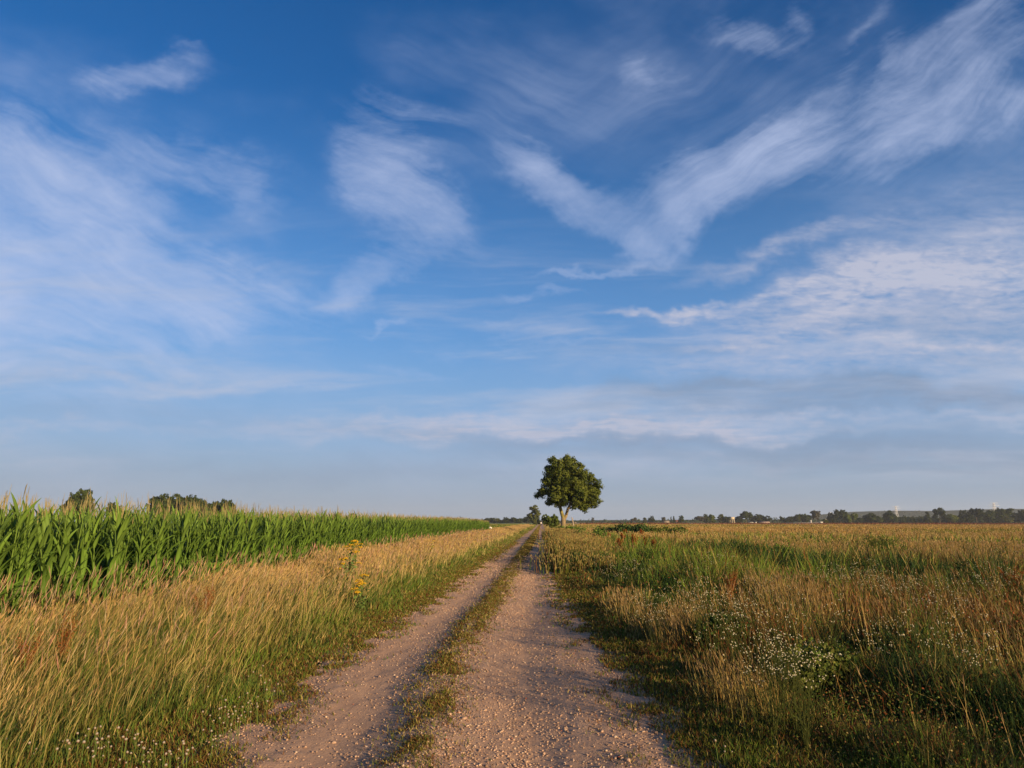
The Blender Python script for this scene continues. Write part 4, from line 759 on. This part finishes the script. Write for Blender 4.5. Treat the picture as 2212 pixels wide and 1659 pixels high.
for (px, py, w_, h_, lb, pl2) in [(1400, 1228, 70, .75, 'mid green weed clump behind the white flowers, left of the yellow-green one', (GREEN, BRIGHT)), (1500, 1232, 80, .65, 'mid green weed clump between the rust-red dock and the dark upright clump', (DEEP, GREEN)), (1560, 1205, 90, .7, 'green weed clump at the edge of the golden field, right of the dock cluster', (GREEN, BRIGHT)),
        (1790, 1262, 70, .55, 'small dark green weed clump nearest the front of the dark band', (DEEP, GREEN)), (2150, 1300, 110, .6, 'dark green weed clump at the right edge below the dark red dock', (DEEP, GREEN)), (1545, 1400, 70, .4, 'low dark green weed clump among white flowers in the near meadow', (DEEP, GREEN)), (1760, 1500, 110, .45, 'broad low olive weed clump in the near right meadow', (GREEN, OLIVE)), (2060, 1540, 90, .35, 'low brownish weed clump in the bottom right of the meadow', (BROWN, OLIVE))]:
    weed_bush(px, py, w_, h_, lb, pl2, name='weed_clump', size=.035, n=520)
weed_bush(1915, 1212, 60, 1.15, 'taller loose green weed rising above the meadow grass right of centre', (GREEN, OLIVE), name='weed_clump', size=.05, n=200)
# tall dark verge plants that shade the right wheel track
for i, (Y_, hh_) in enumerate([(24, .55), (26.5, .75), (29, 1.0), (32, .95), (35.5, .9), (40, .95), (44, .9), (53, .95), (60, 1.0), (67, 1.0), (75, .9)]):
    x_ = float(xr(Y_)) + 1.0 + random.uniform(-.2, .45); e = empty('verge_weed', (x_, Y_, .03)); tag(e, 'brownish tall weed in the row hugging the right track edge below the big tree', 'weed', 'weeds along the right edge of the track')
    A = Acc(); n = 900; px_ = RNG.normal(0, .6, n) + .12; py_ = RNG.uniform(-1.7, 1.7, n); cl, k = choose([OLIVE, BROWN, STRAW, GREEN], [np.ones(n), np.ones(n) * .9, np.ones(n) * .7, np.ones(n) * .5])
    cl = cl * (1 + RNG.normal(0, .15, (n, 1))); ln = RNG.normal(0, .16, (n, 2)); T = blades(A, np.stack([px_, py_, 0 * px_], 1), hh_ * RNG.uniform(.2, 1.0, n), np.full(n, .0010 * Y_), ln, RNG.uniform(0, 3.14, n), cl, cl, 3)
    A.obj('stems', M_GRASS, e); B = Acc(); heads(B, T, ln, RNG.uniform(.06, .12, n), np.full(n, .0014 * Y_), jit(n, STRAW * .9, .2)); B.obj('seed_heads', M_GRASS, e)

# ------------------------------------------------------------------ small far things
A = Acc(); n = 26000; y = RNG.uniform(428, 446, n); x = y * np.tan(np.interp(RNG.uniform(0, 1, n), [0, 1], [rad(3), rad(42)])); hc = ss(.35, .6, fbm(x * .02, y * 0, 161))
keep = RNG.uniform(0, 1, n) < .2 + .8 * hc; x, y = x[keep], y[keep]; n = len(x)
blades(A, np.stack([x, y, 0 * x], 1), RNG.uniform(.7, 1.35, n), np.full(n, .3), RNG.normal(0, .15, (n, 2)), RNG.uniform(0, 3.14, n), jit(n, [.13, .05, .025], .2), jit(n, [.17, .06, .03], .25), 2)
tag(A.obj('reed_belt', M_GRASS), 'dark reddish line of reeds along the far edge of the golden field', 'reeds', kind='stuff')
def pylon(x25, top25, dist, label):
    Hh = 1.6 + (1305 - top25) / 2.5 / FPX * dist; x_ = along(x25 / 2.5, dist); e = empty('pylon', (x_, dist, 0), .25); tag(e, label, 'pylon', 'high-voltage pylons behind the ridge trees')
    A = Acc(); c_ = (.50, .50, .50); th = .28
    def bar(a, b): tube(A, [a, b], [th, th], c_, 4)
    lv = [0, .25, .45, .62, .75, .86, .95]; wd = [.13, .095, .07, .05, .04, .035, .02]
    for i in range(6):
        for sx, sy in ((1, 1), (1, -1), (-1, 1), (-1, -1)): bar((sx * wd[i] * Hh, sy * wd[i] * Hh, lv[i] * Hh), (sx * wd[i + 1] * Hh, sy * wd[i + 1] * Hh, lv[i + 1] * Hh))
        for s_ in (1, -1): bar((-wd[i] * Hh, s_ * wd[i] * Hh, lv[i] * Hh), (wd[i + 1] * Hh, s_ * wd[i + 1] * Hh, lv[i + 1] * Hh)); bar((wd[i] * Hh, s_ * wd[i] * Hh, lv[i] * Hh), (-wd[i + 1] * Hh, s_ * wd[i + 1] * Hh, lv[i + 1] * Hh))
    A.obj('lattice_mast', M_PLAIN, e)
    for z_, w_ in ((.72, .30), (.84, .33), (.95, .26)):
        B = Acc()
        for dz in (0, .025): tube(B, [(-w_ * Hh, 0, (z_) * Hh), (0, 0, (z_ + dz) * Hh), (w_ * Hh, 0, z_ * Hh)], [th * .8] * 3, c_, 4)
        B.obj('cross_arm', M_PLAIN, e)
pylon(2243, 1266, 1900, 'pale lattice pylon left one of the two clearest, above the middle of the ridge')
pylon(2490, 1258, 1750, 'pale lattice pylon nearest the right edge of the picture')
pylon(2078, 1281, 3000, 'faintest pylon at the left end of the ridge')
# wooden hide on legs
def hide():
    Dh = 480.; x_ = along(1831 / 2.5, Dh); e = empty('wooden_hide', (x_, Dh, 0), .5); tag(e, 'pale wooden raised hide on legs with a sloping ladder, in front of dark trees', 'hide')
    A = Acc(); w_ = (.62, .52, .38); box(A, (0, 0, 4.05), (2.2, 1.7, 1.2), w_); box(A, (0, 0, 4.75), (2.6, 2.1, .12), (.5, .44, .36)); box(A, (0, -.87, 4.2), (1.3, .06, .4), (.04, .04, .04)); A.obj('cabin', M_PLAIN, e)
    for sx in (-1, 1):
        for sy in (-1, 1): B = Acc(); tube(B, [(sx * 1.25, sy * 1.0, 0), (sx * 1.0, sy * .75, 3.45)], [.12, .12], w_, 6); B.obj('leg', M_PLAIN, e)
    B = Acc()
    for s_ in (-.3, .3): tube(B, [(2.3, s_, 0), (1.1, s_, 3.5)], [.08, .08], w_, 5)
    for k in range(8): z_ = .35 + k * .4; tube(B, [(2.3 - 1.2 * z_ / 3.5, -.3, z_), (2.3 - 1.2 * z_ / 3.5, .3, z_)], [.05, .05], w_, 5)
    B.obj('ladder', M_PLAIN, e)
hide()
def house(x25, dist, w_, d_, wall_h, roof_h, wc, rc, label, name='farmhouse', cat='house', rz=0.3, flat=False, windows=True):
    wc = tuple(v_ * .62 for v_ in wc); rc = tuple(v_ * .62 for v_ in rc)
    x_ = along(x25 / 2.5, dist); e = empty(name, (x_, dist, 0), rz, (.9, .9, .85)); tag(e, label, cat); A = Acc(); box(A, (0, 0, wall_h / 2), (w_, d_, wall_h), wc); A.obj('wall', M_PLAIN, e)
    B = Acc()
    if flat: box(B, (0, 0, wall_h + .15), (w_ + .3, d_ + .3, .3), rc)
    else:
        o_ = .4; v_ = [(-w_ / 2 - o_, -d_ / 2 - o_, wall_h), (w_ / 2 + o_, -d_ / 2 - o_, wall_h), (w_ / 2 + o_, d_ / 2 + o_, wall_h), (-w_ / 2 - o_, d_ / 2 + o_, wall_h), (-w_ / 2 - o_, 0, wall_h + roof_h), (w_ / 2 + o_, 0, wall_h + roof_h)]
        B.add(v_, rc, [[0, 1, 5, 4], [2, 3, 4, 5], [3, 2, 1, 0]], [[0, 4, 3], [1, 2, 5]])
    B.obj('roof', M_PLAIN, e)
    if windows:
        for k in range(max(1, int(w_ / 4))):
            Wn = Acc(); box(Wn, (-w_ / 2 + 2 + k * 3.6, -d_ / 2 - .01, wall_h * .55), (1.2, .06, 1.2), (.05, .06, .07)); Wn.obj('window', M_PLAIN, e)
house(1695, 840, 8, 7, 2.2, 2.6, (0.26, 0.22, 0.17), (0.33, 0.14, 0.09), 'farmhouse with an orange tiled roof right of the two conifers')
house(1665, 860, 7, 6, 2.0, 1.8, (0.24, 0.20, 0.14), (0.30, 0.24, 0.18), 'small tan-roofed barn left of the two conifers', 'barn', 'barn')
house(1877, 700, 4.2, 3, 1.4, .4, (0.45, 0.43, 0.40), (0.54, 0.53, 0.50), 'leftmost low white shed below the tall domed tree', 'shed', 'shed', .2)
house(1889, 700, 1.6, 1.6, 1.6, .4, (0.54, 0.53, 0.50), (0.54, 0.53, 0.50), 'tiny white shed between the leftmost one and the long pinkish one', 'shed', 'shed', .2, False, False)
house(1911, 720, 10, 4, 1.3, 1.1, (0.32, 0.29, 0.24), (0.40, 0.27, 0.23), 'long low shed with a pinkish roof below the broad dark tree', 'shed', 'shed', .1)
house(2005, 720, 34, 5, .8, .4, (0.29, 0.26, 0.24), (0.36, 0.32, 0.30), 'long pale strip-like greenhouse low on the horizon', 'greenhouse', 'greenhouse', .0, False, False)
house(2052, 600, 2.6, 2.2, 1.9, .4, (0.58, 0.56, 0.53), (0.58, 0.56, 0.53), 'brightest white shed, right of the brownish round-headed tree', 'shed', 'shed', .4, False, False)
house(2027, 760, 1.5, 1.5, 4.0, .4, (0.52, 0.50, 0.48), (0.52, 0.50, 0.48), 'small white tower-like hut left of the brownish round-headed tree', 'hut', 'hut', .4, False, False)
house(2064, 900, 1.6, 1.6, 6.5, .4, (0.48, 0.48, 0.46), (0.48, 0.48, 0.46), 'small white hut highest above the hedge end', 'hut', 'hut', .4, False, False)
house(1098, 1500, 13, 10, 12.8, .5, (0.52, 0.46, 0.42), (0.48, 0.43, 0.40), 'pale blocky building standing above the far end of the maize', 'tower_block', 'building', .2, True)
A = Acc(); x_ = along(982 / 2.5, 1500); tube(A, [(x_, 1500, 0), (x_, 1500, 19)], [.45, .25], (.75, .75, .75), 6); tube(A, [(x_ - .9, 1500, 15), (x_ + .9, 1500, 15)], [.2, .2], (.75, .75, .75), 5); tag(A.obj('mast', M_PLAIN), 'thin white mast above the maize', 'mast')
# weathered post with a side branch
x_ = along(1433 / 2.5, 140); e = empty('dead_stump', (x_, 140, 0)); tag(e, 'pale leaning dead stump with a side stub right of the big tree', 'stump')
A = Acc(); tube(A, [(.1, 0, 0), (.05, 0, 1.1), (-.12, 0, 1.9), (-.28, 0, 2.55)], [.17, .13, .11, .06], (.30, .23, .16), 8); A.obj('trunk', M_BARK, e)
A = Acc(); tube(A, [(.03, 0, 1.3), (.45, 0, 1.55), (.62, 0, 1.5)], [.09, .07, .03], (.30, .23, .16), 7); tube(A, [(-.15, 0, 1.95), (.0, 0, 2.35)], [.07, .03], (.30, .23, .16), 6); A.obj('branch', M_BARK, e)

# ------------------------------------------------------------------ figures: skin-modifier bodies
def skin(name, verts, edges, radii, m_, parent, col, sub=2, root=0):
    me = bpy.data.meshes.new(name); me.from_pydata(verts, edges, []); o = bpy.data.objects.new(name, me); COL.objects.link(o); o.parent = parent
    md = o.modifiers.new('skin', 'SKIN'); md.use_smooth_shade = True
    for i, r_ in enumerate(radii):
        sv_ = me.skin_vertices[0].data[i]; sv_.radius = (r_, r_) if not isinstance(r_, tuple) else r_; sv_.use_root = (i == root)
    s_ = o.modifiers.new('sub', 'SUBSURF'); s_.levels = sub; s_.render_levels = sub
    m2 = m_.copy(); nd = m2.node_tree.nodes
    for n_ in list(nd):
        if n_.type == 'ATTRIBUTE':
            rgb = nd.new('ShaderNodeRGB'); rgb.outputs[0].default_value = (*col, 1)
            for l in list(n_.outputs['Color'].links): m2.node_tree.links.new(rgb.outputs[0], l.to_socket)
    me.materials.append(m2); return o
def sheep(x_, y_, rz, label, s_=1.0):
    e = empty('sheep', (x_, y_, float(hgt(x_, y_))), rz, (s_, s_, s_)); tag(e, label, 'sheep', 'sheep by the end of the maize')
    V = [(0, 0, .62), (.32, 0, .64), (-.30, 0, .63), (-.48, 0, .60), (.48, 0, .72), (.62, 0, .84), (.74, 0, .82), (.86, 0, .74)]; E = [(0, 1), (0, 2), (2, 3), (1, 4), (4, 5), (5, 6), (6, 7)]; R = [.21, .20, .20, .12, .12, .09, .08, .045]
    def leg(par, x0, side, hind):
        k = len(V)
        if hind: pts = [(x0, side * .12, .48), (x0 + .04, side * .12, .36), (x0 - .07, side * .12, .22), (x0 - .03, side * .12, .03)]; rr_ = [.09, .06, .035, .028]
        else: pts = [(x0, side * .12, .46), (x0, side * .12, .26), (x0 + .01, side * .12, .14), (x0 + .01, side * .12, .03)]; rr_ = [.07, .038, .030, .026]
        for j, p in enumerate(pts): V.append(p); R.append(rr_[j]); E.append((par if j == 0 else k + j - 1, k + j))
    for s2 in (-1, 1): leg(1, .30, s2, False); leg(2, -.32, s2, True)
    skin('body', V, E, R, M_WOOL, e, (.74, .68, .56), 2)
    skin('face', [(.70, 0, .83), (.80, 0, .79), (.90, 0, .73)], [(0, 1), (1, 2)], [.088, .075, .052], M_WOOL, e, (.06, .05, .045), 2)
    for s2 in (-1, 1): skin('ear', [(.70, s2 * .07, .87), (.68, s2 * .17, .86)], [(0, 1)], [(.03, .015), (.015, .01)], M_WOOL, e, (.06, .05, .045), 1)
xa = along(1224 / 2.5, 119); sheep(xa, 119, 2.6, 'white sheep with a dark face at the end of the maize, right one of two', .95)
xa = along(1213 / 2.5, 118.6); sheep(xa, 118.6, 1.9, 'smaller-looking sheep half hidden at the end of the maize, left one of two', .9)
def person(x_, y_, rz):
    e = empty('person', (x_, y_, float(hgt(x_, y_)) + .01), rz); tag(e, 'distant person in a white top and dark trousers walking on the track', 'person')
    V = [(0, 0, .93), (0, 0, 1.12), (0, .02, 1.32), (0, .01, 1.44), (0, 0, 1.52), (0, .01, 1.60), (0, .015, 1.68)]; E = [(0, 1), (1, 2), (2, 3), (3, 4), (4, 5), (5, 6)]; R = [.13, .125, .145, .09, .055, .085, .075]
    for s2, st in ((-1, .16), (1, -.16)):
        k = len(V); P = [(s2 * .10, 0, .86), (s2 * .10, st * .5 + .04, .48), (s2 * .10, st * 1.2 - .03, .09), (s2 * .10, st * 1.2 + .10, .04)]; rr_ = [.095, .06, .042, .038]
        for j, p in enumerate(P): V.append(p); R.append(rr_[j]); E.append((0 if j == 0 else k + j - 1, k + j))
        k = len(V); P = [(s2 * .18, .01, 1.38), (s2 * .22, -st * .5, 1.10), (s2 * .22, -st * 1.0 + .05, .86), (s2 * .22, -st * 1.0 + .10, .77)]; rr_ = [.055, .042, .032, .028]
        for j, p in enumerate(P): V.append(p); R.append(rr_[j]); E.append((2 if j == 0 else k + j - 1, k + j))
        for f in range(5):
            kk = len(V); fx = (f - 2) * .012; base_ = V[k + 3]; ln = (.05, .075, .08, .075, .06)[f]; V.append((base_[0] + fx, base_[1] + .01, base_[2] - ln * .6)); R.append(.009); E.append((k + 3, kk)); V.append((base_[0] + fx, base_[1] + .02, base_[2] - ln)); R.append(.007); E.append((kk, kk + 1))
    skin('body', V, E, R, M_CLOTH, e, (.46, .28, .20), 1)
    skin('shirt', [(0, 0, .95), (0, 0, 1.14), (0, .02, 1.33), (0, .01, 1.43), (-.19, .01, 1.37), (-.22, -.05, 1.16), (.19, .01, 1.37), (.22, .05, 1.16)], [(0, 1), (1, 2), (2, 3), (2, 4), (4, 5), (2, 6), (6, 7)], [.155, .145, .165, .10, .075, .06, .075, .06], M_CLOTH, e, (.80, .76, .72), 2)
    skin('trousers', [(0, 0, .93), (-.10, 0, .84), (-.10, .12, .48), (-.10, .16, .12), (.10, 0, .84), (.10, -.04, .48), (.10, -.22, .12)], [(0, 1), (1, 2), (2, 3), (0, 4), (4, 5), (5, 6)], [.15, .115, .078, .06, .115, .078, .06], M_CLOTH, e, (.05, .05, .07), 2)
    skin('hair', [(0, -.01, 1.66), (0, -.02, 1.74)], [(0, 1)], [.095, .06], M_CLOTH, e, (.07, .045, .03), 2)
person(-.2, 290, 0.2)

# ------------------------------------------------------------------ air
HZ = bpy.data.materials.new('haze'); HZ.use_nodes = True; nt = HZ.node_tree; nt.nodes.clear()
pv = N('ShaderNodeVolumePrincipled'); pv.inputs['Color'].default_value = (.80, .86, .95, 1); pv.inputs['Density'].default_value = .00011; pv.inputs['Anisotropy'].default_value = .1
o = N('ShaderNodeOutputMaterial'); nt.links.new(pv.outputs[0], o.inputs['Volume'])
me = bpy.data.meshes.new('haze'); x0, x1, y0, y1, z0, z1 = -3600, 3600, -90, 3600, -2, 70
me.from_pydata([(x0, y0, z0), (x1, y0, z0), (x1, y1, z0), (x0, y1, z0), (x0, y0, z1), (x1, y0, z1), (x1, y1, z1), (x0, y1, z1)], [], [(3, 2, 1, 0), (4, 5, 6, 7), (0, 1, 5, 4), (1, 2, 6, 5), (2, 3, 7, 6), (3, 0, 4, 7)])
me.materials.append(HZ); o = bpy.data.objects.new('haze', me); COL.objects.link(o); tag(o, 'thin evening haze in the air over the fields', 'haze', kind='stuff')
